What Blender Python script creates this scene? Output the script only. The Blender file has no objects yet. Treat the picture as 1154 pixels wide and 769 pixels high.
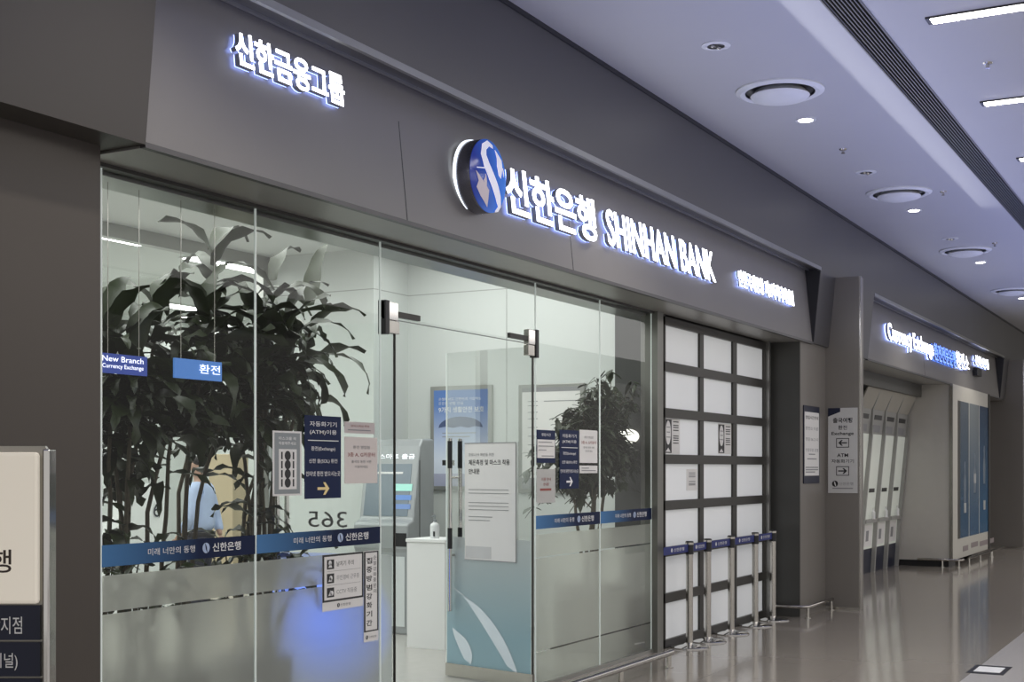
import bpy, bmesh, math, random
from mathutils import Vector, Matrix
random.seed(7)
C = bpy.context.collection
PI = math.pi
# ---------------------------------------------------------------- viewpoint (used only to survey dimensions of the place)
F = 1500.0; VX, VY = 1392.0, 528.0; CX = 577.0
TH = math.atan((VX-CX)/F); CO, SI = math.cos(TH), math.sin(TH)
EYE = 1.62; D0 = 4.516            # eye height, distance from the glass line (plane Y=0)
def dist(px, Y): return F*(D0+Y)/(CO*(VX-px))
def PX(px, Y=0.0): return (dist(px, Y)-SI*(D0+Y))/CO
def PZ(px, py, Y=0.0): return EYE+(VY-py)*dist(px, Y)/F
def PY(px, X):
    k = (VX-px)*CO
    return k*CO*X/(F-k*SI)-D0
def PZX(px, py, X): return PZ(px, py, PY(px, X))
def PH(px, py, Z):                # point on a horizontal plane
    d = F*(Z-EYE)/(VY-py); r = (px-CX)/F*d
    return (CO*d+SI*r, -D0+SI*d-CO*r)
def CAMP(d, px, z=None, py=None):
    r = (px-CX)/F*d
    if z is None: z = EYE+(VY-py)/F*d
    return Vector((CO*d+SI*r, -D0+SI*d-CO*r, z))

# ---------------------------------------------------------------- materials
MATS = {}
def mat(name, col, rough=0.5, metal=0.0, noise=0.06, scale=8.0, emit=None, es=0.0, bump=0.0, spec=0.5, coat=0.0, stretch=(1,1,1)):
    if name in MATS: return MATS[name]
    m = bpy.data.materials.new(name); m.use_nodes = True
    nt = m.node_tree; b = nt.nodes['Principled BSDF']
    tc = nt.nodes.new('ShaderNodeTexCoord'); mp = nt.nodes.new('ShaderNodeMapping'); mp.inputs['Scale'].default_value = stretch
    nz = nt.nodes.new('ShaderNodeTexNoise'); nz.inputs['Scale'].default_value = scale; nz.inputs['Detail'].default_value = 3
    nt.links.new(tc.outputs['Object'], mp.inputs[0]); nt.links.new(mp.outputs[0], nz.inputs['Vector'])
    mx = nt.nodes.new('ShaderNodeMix'); mx.data_type = 'RGBA'
    lo = [max(0, c*(1-noise)) for c in col[:3]]+[1]; hi = [min(1, c*(1+noise)) for c in col[:3]]+[1]
    mx.inputs[6].default_value = lo; mx.inputs[7].default_value = hi
    nt.links.new(nz.outputs['Fac'], mx.inputs[0]); nt.links.new(mx.outputs[2], b.inputs['Base Color'])
    b.inputs['Roughness'].default_value = rough; b.inputs['Metallic'].default_value = metal
    b.inputs['Specular IOR Level'].default_value = spec
    if coat: b.inputs['Coat Weight'].default_value = coat
    if emit:
        b.inputs['Emission Color'].default_value = (*emit, 1); b.inputs['Emission Strength'].default_value = es
    if bump:
        bp = nt.nodes.new('ShaderNodeBump'); bp.inputs['Strength'].default_value = bump
        nt.links.new(nz.outputs['Fac'], bp.inputs['Height']); nt.links.new(bp.outputs[0], b.inputs['Normal'])
    MATS[name] = m; return m
def glass_mat(name, tint, refl=1.0):
    m = bpy.data.materials.new(name); m.use_nodes = True; nt = m.node_tree; nt.nodes.clear()
    o = nt.nodes.new('ShaderNodeOutputMaterial'); t = nt.nodes.new('ShaderNodeBsdfTransparent'); g = nt.nodes.new('ShaderNodeBsdfGlossy')
    t.inputs[0].default_value = (*tint, 1); g.inputs['Roughness'].default_value = 0.0; g.inputs[0].default_value = (1, 1, 1, 1)
    f = nt.nodes.new('ShaderNodeFresnel'); f.inputs[0].default_value = 1.5
    mu = nt.nodes.new('ShaderNodeMath'); mu.operation = 'MULTIPLY'; mu.inputs[1].default_value = refl
    nt.links.new(f.outputs[0], mu.inputs[0])
    mx = nt.nodes.new('ShaderNodeMixShader'); nt.links.new(mu.outputs[0], mx.inputs[0]); nt.links.new(t.outputs[0], mx.inputs[1]); nt.links.new(g.outputs[0], mx.inputs[2])
    nt.links.new(mx.outputs[0], o.inputs[0]); MATS[name] = m; return m
def frost_mat(name, col, body=0.45, col2=None, glow=0):
    """etched film: light-scattering thin sheet mixed with a milky body"""
    m = bpy.data.materials.new(name); m.use_nodes = True; nt = m.node_tree; nt.nodes.clear()
    o = nt.nodes.new('ShaderNodeOutputMaterial')
    r = nt.nodes.new('ShaderNodeBsdfRefraction'); r.inputs['IOR'].default_value = 1.06; r.inputs['Roughness'].default_value = 1.0
    tr = nt.nodes.new('ShaderNodeBsdfTranslucent'); df = nt.nodes.new('ShaderNodeBsdfDiffuse')
    mb = nt.nodes.new('ShaderNodeMixShader'); mb.inputs[0].default_value = 0.4
    nt.links.new(tr.outputs[0], mb.inputs[1]); nt.links.new(df.outputs[0], mb.inputs[2])
    mx = nt.nodes.new('ShaderNodeMixShader'); mx.inputs[0].default_value = body
    nt.links.new(r.outputs[0], mx.inputs[1]); nt.links.new(mb.outputs[0], mx.inputs[2])
    em = nt.nodes.new('ShaderNodeEmission'); em.inputs[1].default_value = glow; ad_ = nt.nodes.new('ShaderNodeAddShader'); nt.links.new(mx.outputs[0], ad_.inputs[0]); nt.links.new(em.outputs[0], ad_.inputs[1]); nt.links.new(ad_.outputs[0] if glow else mx.outputs[0], o.inputs[0])
    if col2:
        tc = nt.nodes.new('ShaderNodeTexCoord'); sp = nt.nodes.new('ShaderNodeSeparateXYZ'); rp = nt.nodes.new('ShaderNodeValToRGB')
        nt.links.new(tc.outputs['Generated'], sp.inputs[0]); nt.links.new(sp.outputs[2], rp.inputs[0])
        rp.color_ramp.elements[0].color = (*col2, 1); rp.color_ramp.elements[0].position = 0.25
        rp.color_ramp.elements[1].color = (*col, 1); rp.color_ramp.elements[1].position = 0.97
        for n in (r, tr, df, em): nt.links.new(rp.outputs[0], n.inputs['Color'])
    else:
        for n in (r, tr, df): n.inputs['Color'].default_value = (*col, 1)
    MATS[name] = m; return m
def grad_mat(name, c0, c1, axis=0, p0=0.0, p1=1.0, rough=0.4, es=0.0):
    m = bpy.data.materials.new(name); m.use_nodes = True; nt = m.node_tree; b = nt.nodes['Principled BSDF']
    tc = nt.nodes.new('ShaderNodeTexCoord'); sp = nt.nodes.new('ShaderNodeSeparateXYZ'); rp = nt.nodes.new('ShaderNodeValToRGB')
    nt.links.new(tc.outputs['Generated'], sp.inputs[0]); nt.links.new(sp.outputs[axis], rp.inputs[0])
    rp.color_ramp.elements[0].color = (*c0, 1); rp.color_ramp.elements[1].color = (*c1, 1)
    rp.color_ramp.elements[0].position = p0; rp.color_ramp.elements[1].position = p1
    nt.links.new(rp.outputs[0], b.inputs['Base Color']); b.inputs['Roughness'].default_value = rough
    if es: nt.links.new(rp.outputs[0], b.inputs['Emission Color']); b.inputs['Emission Strength'].default_value = es
    MATS[name] = m; return m
def emat(name, col, s): return mat(name, (0.8, 0.8, 0.8), 0.5, emit=col, es=s)

M_fascia = mat('fascia_grey', (0.25, 0.238, 0.225), 0.38, 0.3, scale=2.0, noise=0.05)
M_bulk = mat('bulkhead_grey', (0.095, 0.092, 0.092), 0.36, 0.35, scale=1.2, noise=0.08)
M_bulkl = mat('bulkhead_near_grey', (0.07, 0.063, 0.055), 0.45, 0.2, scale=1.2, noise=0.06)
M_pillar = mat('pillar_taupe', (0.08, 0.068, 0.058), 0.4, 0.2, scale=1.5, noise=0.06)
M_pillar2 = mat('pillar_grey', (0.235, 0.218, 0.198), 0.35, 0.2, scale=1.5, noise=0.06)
M_innerd = mat('inner_pillar_dark', (0.035, 0.036, 0.034), 0.5)
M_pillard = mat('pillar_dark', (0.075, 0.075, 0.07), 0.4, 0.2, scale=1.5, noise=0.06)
M_frame = mat('frame_dark_steel', (0.05, 0.048, 0.043), 0.4, 0.3, scale=4, noise=0.1)
M_alu = mat('frame_aluminium', (0.38, 0.38, 0.36), 0.3, 0.8, scale=4, noise=0.1)
M_steel = mat('brushed_steel', (0.58, 0.56, 0.52), 0.22, 1.0, scale=20, noise=0.08, stretch=(1, 1, 0.1))
M_chrome = mat('polished_chrome', (0.75, 0.74, 0.72), 0.08, 1.0, scale=5)
M_black = mat('black_plastic', (0.015, 0.015, 0.017), 0.4)
M_white = mat('white_paint', (0.8, 0.81, 0.8), 0.5, scale=3, noise=0.02)
M_wallw = mat('interior_wall_white', (0.66, 0.69, 0.67), 0.55, scale=1.0, noise=0.02)
M_paper = mat('white_paper', (0.8, 0.79, 0.77), 0.6, noise=0.02)
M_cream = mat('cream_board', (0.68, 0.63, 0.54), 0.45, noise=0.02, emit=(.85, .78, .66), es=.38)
M_pink = mat('pale_pink_paper', (0.75, 0.69, 0.65), 0.6, noise=0.02)
M_navy = mat('navy_film', (0.006, 0.016, 0.065), 0.45, noise=0.05, spec=.2)
M_navyd = mat('deep_navy', (0.008, 0.012, 0.035), 0.35, noise=0.05)
M_greyp = mat('grey_print', (0.28, 0.31, 0.32), 0.5, noise=0.03)
M_ink = mat('black_ink', (0.02, 0.02, 0.022), 0.5)
M_inkg = mat('grey_ink', (0.28, 0.28, 0.29), 0.5)
M_inkr = mat('brown_red_ink', (0.3, 0.07, 0.06), 0.5)
M_inkw = mat('white_ink', (0.85, 0.85, 0.85), 0.5)
M_gold = mat('pale_yellow_ink', (0.9, 0.72, 0.35), 0.5)
M_glass = glass_mat('clear_glass', (0.955, 0.97, 0.96), 0.6)
M_glass2 = glass_mat('inner_glass', (0.96, 0.98, 0.97), 0.4)
M_frost = frost_mat('frosted_film', (0.86, 0.855, 0.80), 0.5)
M_frostb = frost_mat('frosted_blue_film', (0.86, 0.91, 0.92), 0.6, (0.58, 0.80, 0.90))
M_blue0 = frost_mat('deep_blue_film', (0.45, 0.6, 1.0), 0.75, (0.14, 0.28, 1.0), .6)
def glow_film():  # spot of blue light painted into the film as radial emission
    m = frost_mat('painted_glow_film', (0.86, 0.88, 0.90), 0.6, (0.8, 0.85, 0.9), 1.0); nt = m.node_tree
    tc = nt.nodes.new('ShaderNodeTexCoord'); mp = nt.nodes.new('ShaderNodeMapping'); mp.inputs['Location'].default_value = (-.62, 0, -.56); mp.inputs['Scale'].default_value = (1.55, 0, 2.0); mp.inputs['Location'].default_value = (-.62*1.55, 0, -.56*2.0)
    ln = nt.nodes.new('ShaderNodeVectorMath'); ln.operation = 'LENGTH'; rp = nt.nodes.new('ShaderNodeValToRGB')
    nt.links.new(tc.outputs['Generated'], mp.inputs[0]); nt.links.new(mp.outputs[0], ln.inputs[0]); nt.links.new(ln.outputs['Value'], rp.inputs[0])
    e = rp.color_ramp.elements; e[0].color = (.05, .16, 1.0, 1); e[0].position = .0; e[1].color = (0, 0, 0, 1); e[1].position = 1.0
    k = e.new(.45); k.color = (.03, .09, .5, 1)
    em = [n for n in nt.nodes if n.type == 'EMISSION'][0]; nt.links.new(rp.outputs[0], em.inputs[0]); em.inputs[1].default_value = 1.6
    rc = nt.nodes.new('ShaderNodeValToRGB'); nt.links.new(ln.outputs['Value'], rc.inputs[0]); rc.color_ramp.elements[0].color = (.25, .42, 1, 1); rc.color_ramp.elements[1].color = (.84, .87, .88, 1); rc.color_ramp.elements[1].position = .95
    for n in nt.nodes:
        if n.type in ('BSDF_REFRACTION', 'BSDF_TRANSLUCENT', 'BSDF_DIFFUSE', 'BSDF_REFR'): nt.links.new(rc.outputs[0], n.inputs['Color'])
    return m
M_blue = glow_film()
M_edge = mat('glass_edge', (0.7, 0.75, 0.72), 0.15, spec=0.8, emit=(.8, .9, .85), es=.22)  # faint emission painted in for light caught by the glass edges
M_band = grad_mat('banner_gradient', (0.07, 0.20, 0.42), (0.004, 0.012, 0.05), 0, 0.0, 0.6, 0.5)
M_band.node_tree.nodes['Principled BSDF'].inputs['Specular IOR Level'].default_value = .2
M_lit = emat('letter_white_light', (0.93, 0.95, 1.0), 5.0)
M_litb = emat('letter_blue_light', (0.06, 0.22, 1.0), 1.6)
M_halo = emat('letter_halo_light', (0.30, 0.40, 1.0), 4.2)
M_side = mat('letter_side_steel', (0.35, 0.37, 0.42), 0.35, 0.3)
M_lamp = emat('lamp_light', (1.0, 0.97, 0.92), 22.0)
M_lampi = emat('inner_lamp_light', (1.0, 1.0, 0.97), 7.0)
M_leaf = mat('dark_leaf', (0.026, 0.042, 0.010), 0.42, scale=6, noise=0.5, spec=0.5)
M_leaf2 = mat('fine_dark_leaf', (0.024, 0.036, 0.012), 0.45, scale=9, noise=0.5)
M_bark = mat('plant_cane', (0.10, 0.085, 0.055), 0.8, scale=30, noise=0.4, bump=0.4)
M_pot = mat('dark_planter', (0.10, 0.09, 0.08), 0.4, noise=0.1)
M_soil = mat('soil', (0.03, 0.02, 0.015), 0.95, scale=60, noise=0.5)

# ---------------------------------------------------------------- mesh helpers
class MB:
    def __init__(s): s.v = []; s.f = []; s.smooth = False
    def add(s, vs, fs):
        n = len(s.v); s.v += [tuple(v) for v in vs]; s.f += [tuple(n+i for i in f) for f in fs]; return s
    def box(s, x0, x1, y0, y1, z0, z1):
        vs = [(x, y, z) for z in (z0, z1) for y in (y0, y1) for x in (x0, x1)]
        return s.add(vs, [(0, 2, 3, 1), (4, 5, 7, 6), (0, 1, 5, 4), (2, 6, 7, 3), (0, 4, 6, 2), (1, 3, 7, 5)])
    def quad(s, a, b, c, d): return s.add([a, b, c, d], [(0, 1, 2, 3)])
    def prism(s, pts, o, u, v, n, t):
        """polygon pts (a,b) in frame o+a*u+b*v extruded t along n"""
        o, u, v, n = map(Vector, (o, u, v, n)); k = len(pts)
        vs = [o+a*u+b*v for a, b in pts]+[o+a*u+b*v+n*t for a, b in pts]
        fs = [tuple(range(k))[::-1], tuple(range(k, 2*k))]+[(i, (i+1) % k, k+(i+1) % k, k+i) for i in range(k)]
        return s.add(vs, fs)
    def tube(s, pts, r, seg=10, cap=True):
        pts = [Vector(p) for p in pts]; rs = r if isinstance(r, (list, tuple)) else [r]*len(pts)
        n0 = len(s.v); prev = None
        for i, p in enumerate(pts):
            t = (pts[min(i+1, len(pts)-1)]-pts[max(i-1, 0)]).normalized()
            if prev is None:
                a = Vector((0, 0, 1)) if abs(t.z) < 0.9 else Vector((1, 0, 0)); u = t.cross(a).normalized()
            else: u = (prev-t*prev.dot(t)).normalized()
            prev = u; w = t.cross(u)
            for k in range(seg):
                an = 2*PI*k/seg; s.v.append(tuple(p+(u*math.cos(an)+w*math.sin(an))*rs[i]))
        for i in range(len(pts)-1):
            for k in range(seg):
                a = n0+i*seg+k; b = n0+i*seg+(k+1) % seg; s.f.append((a, b, b+seg, a+seg))
        if cap:
            s.f.append(tuple(n0+k for k in range(seg))[::-1]); s.f.append(tuple(n0+(len(pts)-1)*seg+k for k in range(seg)))
        return s
    def lathe(s, prof, c=(0, 0, 0), seg=32, axis='z', sx=1, sy=1, cap=True):
        c = Vector(c); n0 = len(s.v)
        for r, h in prof:
            for k in range(seg):
                a = 2*PI*k/seg; x, y = r*math.cos(a)*sx, r*math.sin(a)*sy
                p = (x, y, h) if axis == 'z' else ((x, -h, y) if axis == 'y' else (-h, x, y))
                s.v.append(tuple(c+Vector(p)))
        for i in range(len(prof)-1):
            for k in range(seg):
                a = n0+i*seg+k; b = n0+i*seg+(k+1) % seg; s.f.append((a, b, b+seg, a+seg))
        if cap and prof[0][0] > 1e-5: s.f.append(tuple(n0+k for k in range(seg))[::-1])
        if cap and prof[-1][0] > 1e-5: s.f.append(tuple(n0+(len(prof)-1)*seg+k for k in range(seg)))
        return s
def obj(name, mb, m, parent=None, bevel=0.0, smooth=False, loc=None, fix=True):
    """links an MB as one mesh; origin stays at the parent's origin (coordinates are world unless loc given)"""
    me = bpy.data.meshes.new(name); me.from_pydata(mb.v, [], mb.f); me.update()
    if fix:
        bm = bmesh.new(); bm.from_mesh(me); bmesh.ops.recalc_face_normals(bm, faces=bm.faces); bm.to_mesh(me); bm.free()
    if smooth:
        for p in me.polygons: p.use_smooth = True
    me.materials.append(m)
    o = bpy.data.objects.new(name, me); C.objects.link(o)
    if bevel:
        b = o.modifiers.new('b', 'BEVEL'); b.width = bevel; b.segments = 2; b.limit_method = 'ANGLE'
    if smooth and not bevel:
        e = o.modifiers.new('e', 'EDGE_SPLIT'); e.split_angle = math.radians(40)
    if parent is not None:
        o.parent = parent
        if loc is None:
            q = parent; off = Vector((0, 0, 0)); R = Matrix.Identity(4)
            mw = Matrix.Identity(4); chain = []
            while q is not None: chain.append(q.matrix_basis.copy()); q = q.parent
            for mm in reversed(chain): mw = mw @ mm
            me.transform(mw.inverted())
    if loc is not None: o.location = loc
    return o
def props(o, label=None, cat=None, group=None, kind=None):
    if label: o['label'] = label
    if cat: o['category'] = cat
    if group: o['group'] = group
    if kind: o['kind'] = kind
    return o
def thing(name, label, cat, loc=(0, 0, 0), group=None, rotz=0.0):
    o = bpy.data.objects.new(name, None); C.objects.link(o); o.location = loc; o.rotation_euler = (0, 0, rotz)
    o.empty_display_size = 0.1; return props(o, label, cat, group)
def struct(name, mb=None, m=None, label=None, **k):
    if mb is None:
        o = bpy.data.objects.new(name, None); C.objects.link(o)
    else: o = obj(name, mb, m, **k)
    return props(o, label, None, None, 'structure')

# ---------------------------------------------------------------- lettering
_tc = bpy.data.curves.new('tmp_text', 'FONT'); _to = bpy.data.objects.new('tmp_text', _tc); C.objects.link(_to)
def text_raw(body, extrude, bold=0.0):
    _tc.body = body; _tc.extrude = extrude; _tc.offset = bold; _tc.resolution_u = 3; _tc.align_x = 'LEFT'
    dg = bpy.context.evaluated_depsgraph_get(); _to.update_tag(); dg.update()
    return bpy.data.meshes.new_from_object(_to.evaluated_get(dg))
def bbox(me):
    xs = [v.co.x for v in me.vertices]; ys = [v.co.y for v in me.vertices]
    return min(xs), max(xs), min(ys), max(ys)
def put_text(name, me, bb, m, o, u, v, w, h, depth, parent):
    """fit box bb of the mesh into the rectangle at o spanned by u*w and v*h, standing depth off along u x v"""
    o, u, v = Vector(o), Vector(u).normalized(), Vector(v).normalized(); n = u.cross(v)
    sx = w/(bb[1]-bb[0]); sy = h/(bb[3]-bb[2])
    for q in me.vertices:
        x, y, z = q.co; p = o+u*((x-bb[0])*sx)+v*((y-bb[2])*sy)+n*((z+1.0)*0.5*depth if depth else 0.0)
        q.co = p
    me.update()
    mb = MB(); mb.v = [tuple(q.co) for q in me.vertices]; mb.f = [tuple(p.vertices) for p in me.polygons]
    bpy.data.meshes.remove(me)
    return obj(name, mb, m, parent, fix=False)
def lettering(body, m, o, u, v, w, h, parent, depth=0.0, name='lettering', bold=0.0):
    me = text_raw(body, 1.0 if depth else 0.0, bold)
    return put_text(name, me, bbox(me), m, o, u, v, w, h, depth, parent)
def letters(body, m, o, u, v, w, h, parent, depth, bold=0.0, halo=None, off=0.05):
    """one mesh per letter, each with its glowing back as a sub-part"""
    full = text_raw(body, 0.0, bold); bb = bbox(full); bpy.data.meshes.remove(full)
    me = text_raw('I', 0.0, bold); i1 = bbox(me)[1]; bpy.data.meshes.remove(me)
    n = Vector(u).normalized().cross(Vector(v).normalized())
    for i, ch in enumerate(body):
        if ch == ' ': continue
        me = text_raw(body[:i]+'I', 0.0, bold); adv = bbox(me)[1]-i1; bpy.data.meshes.remove(me)
        f = None
        for k in range(3):
            if k == 2 and not halo: continue
            me = text_raw(ch, 1.0, bold)
            for q in me.vertices: q.co.x += adv
            if k == 0: f = put_text('letter', me, bb, m, Vector(o)+n*off, u, v, w, h, 0.004, parent)
            elif k == 1: put_text('letter_side', me, bb, M_side, Vector(o)+n*(off-depth-.001), u, v, w, h, depth, f)
            else: put_text('letter_backlight', me, bb, halo, Vector(o)+n*0.014, u, v, w, h, 0.004, f)
def arrow(o, u, v, size, parent, m, n=None, name='arrow', t=0.0008):
    s = size
    pts = [(-.5, -.07), (.18, -.07), (-.02, -.32), (.16, -.32), (.5, 0), (.16, .32), (-.02, .32), (.18, .07), (-.5, .07)]
    u, v = Vector(u), Vector(v); n = u.cross(v).normalized()
    if n.length == 0: n = Vector((0, -1, 0))
    return obj(name, MB().prism([(a*s, b*s) for a, b in pts], o, u, v, n, t), m, parent)
def bars(o, u, v, rows, m, parent, th=0.006, name='text_lines'):
    """rows: (u0, u1, vpos) thin printed lines"""
    mb = MB(); o, u, v = Vector(o), Vector(u).normalized(), Vector(v).normalized(); n = u.cross(v)
    for a, b, c in rows: mb.prism([(a, c), (b, c), (b, c+th), (a, c+th)], o, u, v, n, 0.0008)
    return obj(name, mb, m, parent)
def panel(name, o, u, v, w, h, t, m, parent=None, bevel=0.0, **k):
    """flat board, front face at o.. on the side u x v, thickness going back"""
    u, v = Vector(u).normalized(), Vector(v).normalized(); n = u.cross(v)
    return obj(name, MB().prism([(0, 0), (w, 0), (w, h), (0, h)], Vector(o)-n*t, u, v, n, t), m, parent, bevel, **k)
UX, UZ = Vector((1, 0, 0)), Vector((0, 0, 1))
UY = Vector((0, -1, 0))            # rightward direction on faces that look back along -X
def emblem(o, u, v, r, parent, m_disc, m_s, name='emblem'):
    """round disc with the S ribbon, flat print version"""
    o, u, v = Vector(o), Vector(u).normalized(), Vector(v).normalized(); n = u.cross(v)
    pts = [(r*math.cos(2*PI*k/24), r*math.sin(2*PI*k/24)) for k in range(24)]
    e = obj(name, MB().prism(pts, o, u, v, n, 0.0006), m_disc, parent)
    mb = MB(); P = s_curve(r)
    mb.add([o+u*a+v*b+n*0.0012 for a, b in P[0]]+[o+u*a+v*b+n*0.0012 for a, b in P[1]],
           [(i, i+1, len(P[0])+i+1, len(P[0])+i) for i in range(len(P[0])-1)])
    obj('ribbon', mb, m_s, e); return e
def s_curve(r):
    L, R = [], []
    N = 16
    for i in range(N+1):
        t = i/N; y = 0.86-1.72*t
        x = -0.30*math.cos(t*PI*1.0)*1.0+0.10*math.sin(t*2*PI)
        w = 0.05+0.13*math.sin(PI*min(1, t*1.0))
        L.append(((x-w)*r, y*r)); R.append(((x+w)*r, y*r))
    # curl of the S at the top
    return L, R

# ---------------------------------------------------------------- key planes of the place
Z_S = 3.012; Y_S = -0.40           # lower front edge of the bulkhead
Z_C = 3.832; Y_C = -0.482          # top of the sign recess
Z_CEIL = 4.52; Y_CEIL = -0.55
Y_P = -0.21                        # near pillar face
Y_P2 = -0.36                       # second pillar face
Z_G = 3.07                         # glass head
X0 = PX(113, Y_P); XS0 = PX(164, Y_S); XS1 = PX(917, Y_S)
XP0 = PX(902, Y_P2); XP1 = PX(930, Y_P2)
YCOL = PY(968, XP1); XCOL = XP1+0.24
XG1 = PX(735)                      # right end of the glazing
# shell -------------------------------------------------------------------------------------------------
def floor_mat():
    m = mat('polished_floor', (0.34, 0.305, 0.265), 0.10, scale=1.5, noise=0.05, spec=0.75)
    nt = m.node_tree; b = nt.nodes['Principled BSDF']
    br = nt.nodes.new('ShaderNodeTexBrick'); br.offset = 0; br.inputs['Scale'].default_value = 1.0
    br.inputs['Brick Width'].default_value = 0.9; br.inputs['Row Height'].default_value = 0.9; br.inputs['Mortar Size'].default_value = 0.002
    br.inputs['Color1'].default_value = (1, 1, 1, 1); br.inputs['Color2'].default_value = (0.97, 0.97, 0.97, 1); br.inputs['Mortar'].default_value = (0.86, 0.86, 0.86, 1)
    tc = [n for n in nt.nodes if n.type == 'TEX_COORD'][0]; nt.links.new(tc.outputs['Object'], br.inputs['Vector'])
    mx = [n for n in nt.nodes if n.type == 'MIX'][0]
    mu = nt.nodes.new('ShaderNodeMix'); mu.data_type = 'RGBA'; mu.blend_type = 'MULTIPLY'; mu.inputs[0].default_value = 1
    nt.links.new(mx.outputs[2], mu.inputs[6]); nt.links.new(br.outputs[0], mu.inputs[7]); nt.links.new(mu.outputs[2], b.inputs['Base Color'])
    nz2 = nt.nodes.new('ShaderNodeTexNoise'); nz2.inputs['Scale'].default_value = 2.2; bp = nt.nodes.new('ShaderNodeBump'); bp.inputs['Strength'].default_value = 0.035
    nt.links.new(tc.outputs['Object'], nz2.inputs['Vector']); nt.links.new(nz2.outputs['Fac'], bp.inputs['Height']); nt.links.new(bp.outputs[0], b.inputs['Normal'])
    return m
Y_T = -2.68
struct('floor', MB().box(-6, 75, Y_T, 10, -0.1, 0), floor_mat(), 'polished warm grey concourse floor')
struct('floor_2', MB().box(-6, 75, -14, Y_T, -0.1, 0), mat('pale_floor_tiles', (0.42, 0.40, 0.385), 0.35, scale=40, noise=0.12), 'paler matt tiled walkway of the concourse')
M_ceil = mat('ceiling_white', (0.53, 0.53, 0.54), 0.55, scale=1.5, noise=0.02)
cb = MB()
YS1, YS2 = -2.26, -2.476
cb.box(-6, 75, YS1, Y_CEIL+0.3, Z_CEIL, Z_CEIL+0.1); cb.box(-6, 75, -14, YS2, Z_CEIL, Z_CEIL+0.1)
struct('ceiling', cb, M_ceil, 'white painted concourse ceiling')
gb = MB(); gb.box(-6, 75, YS2, YS1, Z_CEIL+0.07, Z_CEIL+0.12)
for i in range(9):
    y = YS2+0.012+i*(YS1-YS2-0.024)/8
    gb.box(-6, 75, y-0.004, y+0.004, Z_CEIL+0.005, Z_CEIL+0.07)
gb.box(-6, 75, YS2-0.004, YS2+0.006, Z_CEIL-0.004, Z_CEIL+0.07); gb.box(-6, 75, YS1-0.006, YS1+0.004, Z_CEIL-0.004, Z_CEIL+0.07)
struct('trim_1', gb, mat('slot_grille_grey', (0.16, 0.155, 0.15), 0.45, 0.3), 'long dark linear slot grille in the ceiling')
struct('trim_2', MB().box(-6, 75, Y_CEIL-0.012, Y_CEIL+0.02, Z_CEIL-0.03, Z_CEIL), M_black, 'black shadow gap between bulkhead and ceiling')
struct('wall_end', MB().box(75, 75.2, -14, 10, 0, Z_CEIL), mat('end_wall', (0.25, 0.24, 0.23), 0.6))

def lean(z): return Y_S+(z-Z_S)*(Y_CEIL-Y_S)/(Z_CEIL-Z_S)
def slab_profile(x0, x1, prof):   # prof: (y,z) polygon extruded along X
    return MB().prism(prof, (x0, 0, 0), (0, 1, 0), (0, 0, 1), (1, 0, 0), x1-x0)
# near bulkhead, solid down to the soffit, left of the first sign
full = [(Y_S, Z_S), (0.3, Z_S), (0.3, Z_CEIL), (Y_CEIL, Z_CEIL)]
Yback = -0.2
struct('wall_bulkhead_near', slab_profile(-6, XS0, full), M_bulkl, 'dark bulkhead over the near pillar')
upper = [(lean(Z_C), Z_C), (0.3, Z_C), (0.3, Z_CEIL), (Y_CEIL, Z_CEIL)]
XS2 = PX(978, Y_S); XS3 = PX(1127, Y_S)
struct('wall_bulkhead_upper', slab_profile(XS0, XS1, upper), M_bulk, 'dark grey bulkhead above the first sign')
struct('wall_bulkhead_middle', slab_profile(XS1, XS2, full), M_bulk, 'grey bulkhead between the two signs')
struct('wall_bulkhead_upper_far', slab_profile(XS2, XS3, upper), M_bulk)
struct('wall_bulkhead_far', slab_profile(XS3, 75, full), M_bulk)
# fascias (leaning back towards the top)
YF0, YF1 = Y_S+0.012, -0.30
def fy(z): return YF0+(z-Z_S)*(YF1-YF0)/(Z_C-Z_S)
def fascia(name, x0, x1, seams, lab):
    o = struct(name, slab_profile(x0, x1, [(YF0, Z_S), (0.05, Z_S), (0.05, Z_C+0.02), (YF1, Z_C+0.02)]), M_fascia, lab)
    for s in seams:
        obj('panel_joint', slab_profile(s-0.004, s+0.004, [(YF0-0.0015, Z_S), (YF0+.01, Z_S), (YF1+0.01, Z_C), (YF1-0.0015, Z_C)]), M_black, o)
    obj('lower_lip', MB().box(x0, x1, YF0-0.012, YF0+0.02, Z_S-0.012, Z_S+0.012), M_bulk, o)
    # polished trim rails under the recess top catch the glow of the letters
    obj('cornice_rail', MB().box(x0, x1, lean(Z_C)-0.006, lean(Z_C)+0.02, Z_C-0.02, Z_C+0.02), M_alu, o)
    obj('cornice_rail', MB().box(x0, x1, YF1-0.05, YF1-0.03, Z_C-0.012, Z_C), M_alu, o)
    return o
# panel joints of the fascia lie where the photo shows them
fascia('fascia_first', XS0, XS1, [PX(453, -0.35), PX(641, -0.35)], 'grey leaning fascia panel carrying the first row of lit letters')
fascia('fascia_second', XS2, XS3, [PX(1040, -0.35)], 'grey leaning fascia panel of the far shop')
for xc in (XS1, XS3):
    struct('trim_10', MB().prism([(Y_S+.004, Z_S+.002), (lean(Z_C)+.006, Z_C-.002), (YF1+.02, Z_C-.002), (YF0+.01, Z_S+.002)], (xc-.006, 0, 0), (0, 1, 0), (0, 0, 1), (1, 0, 0), .005), mat('recess_dark', (.02, .02, .023), .4), 'dark end cheek of the sign recess')
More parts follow.
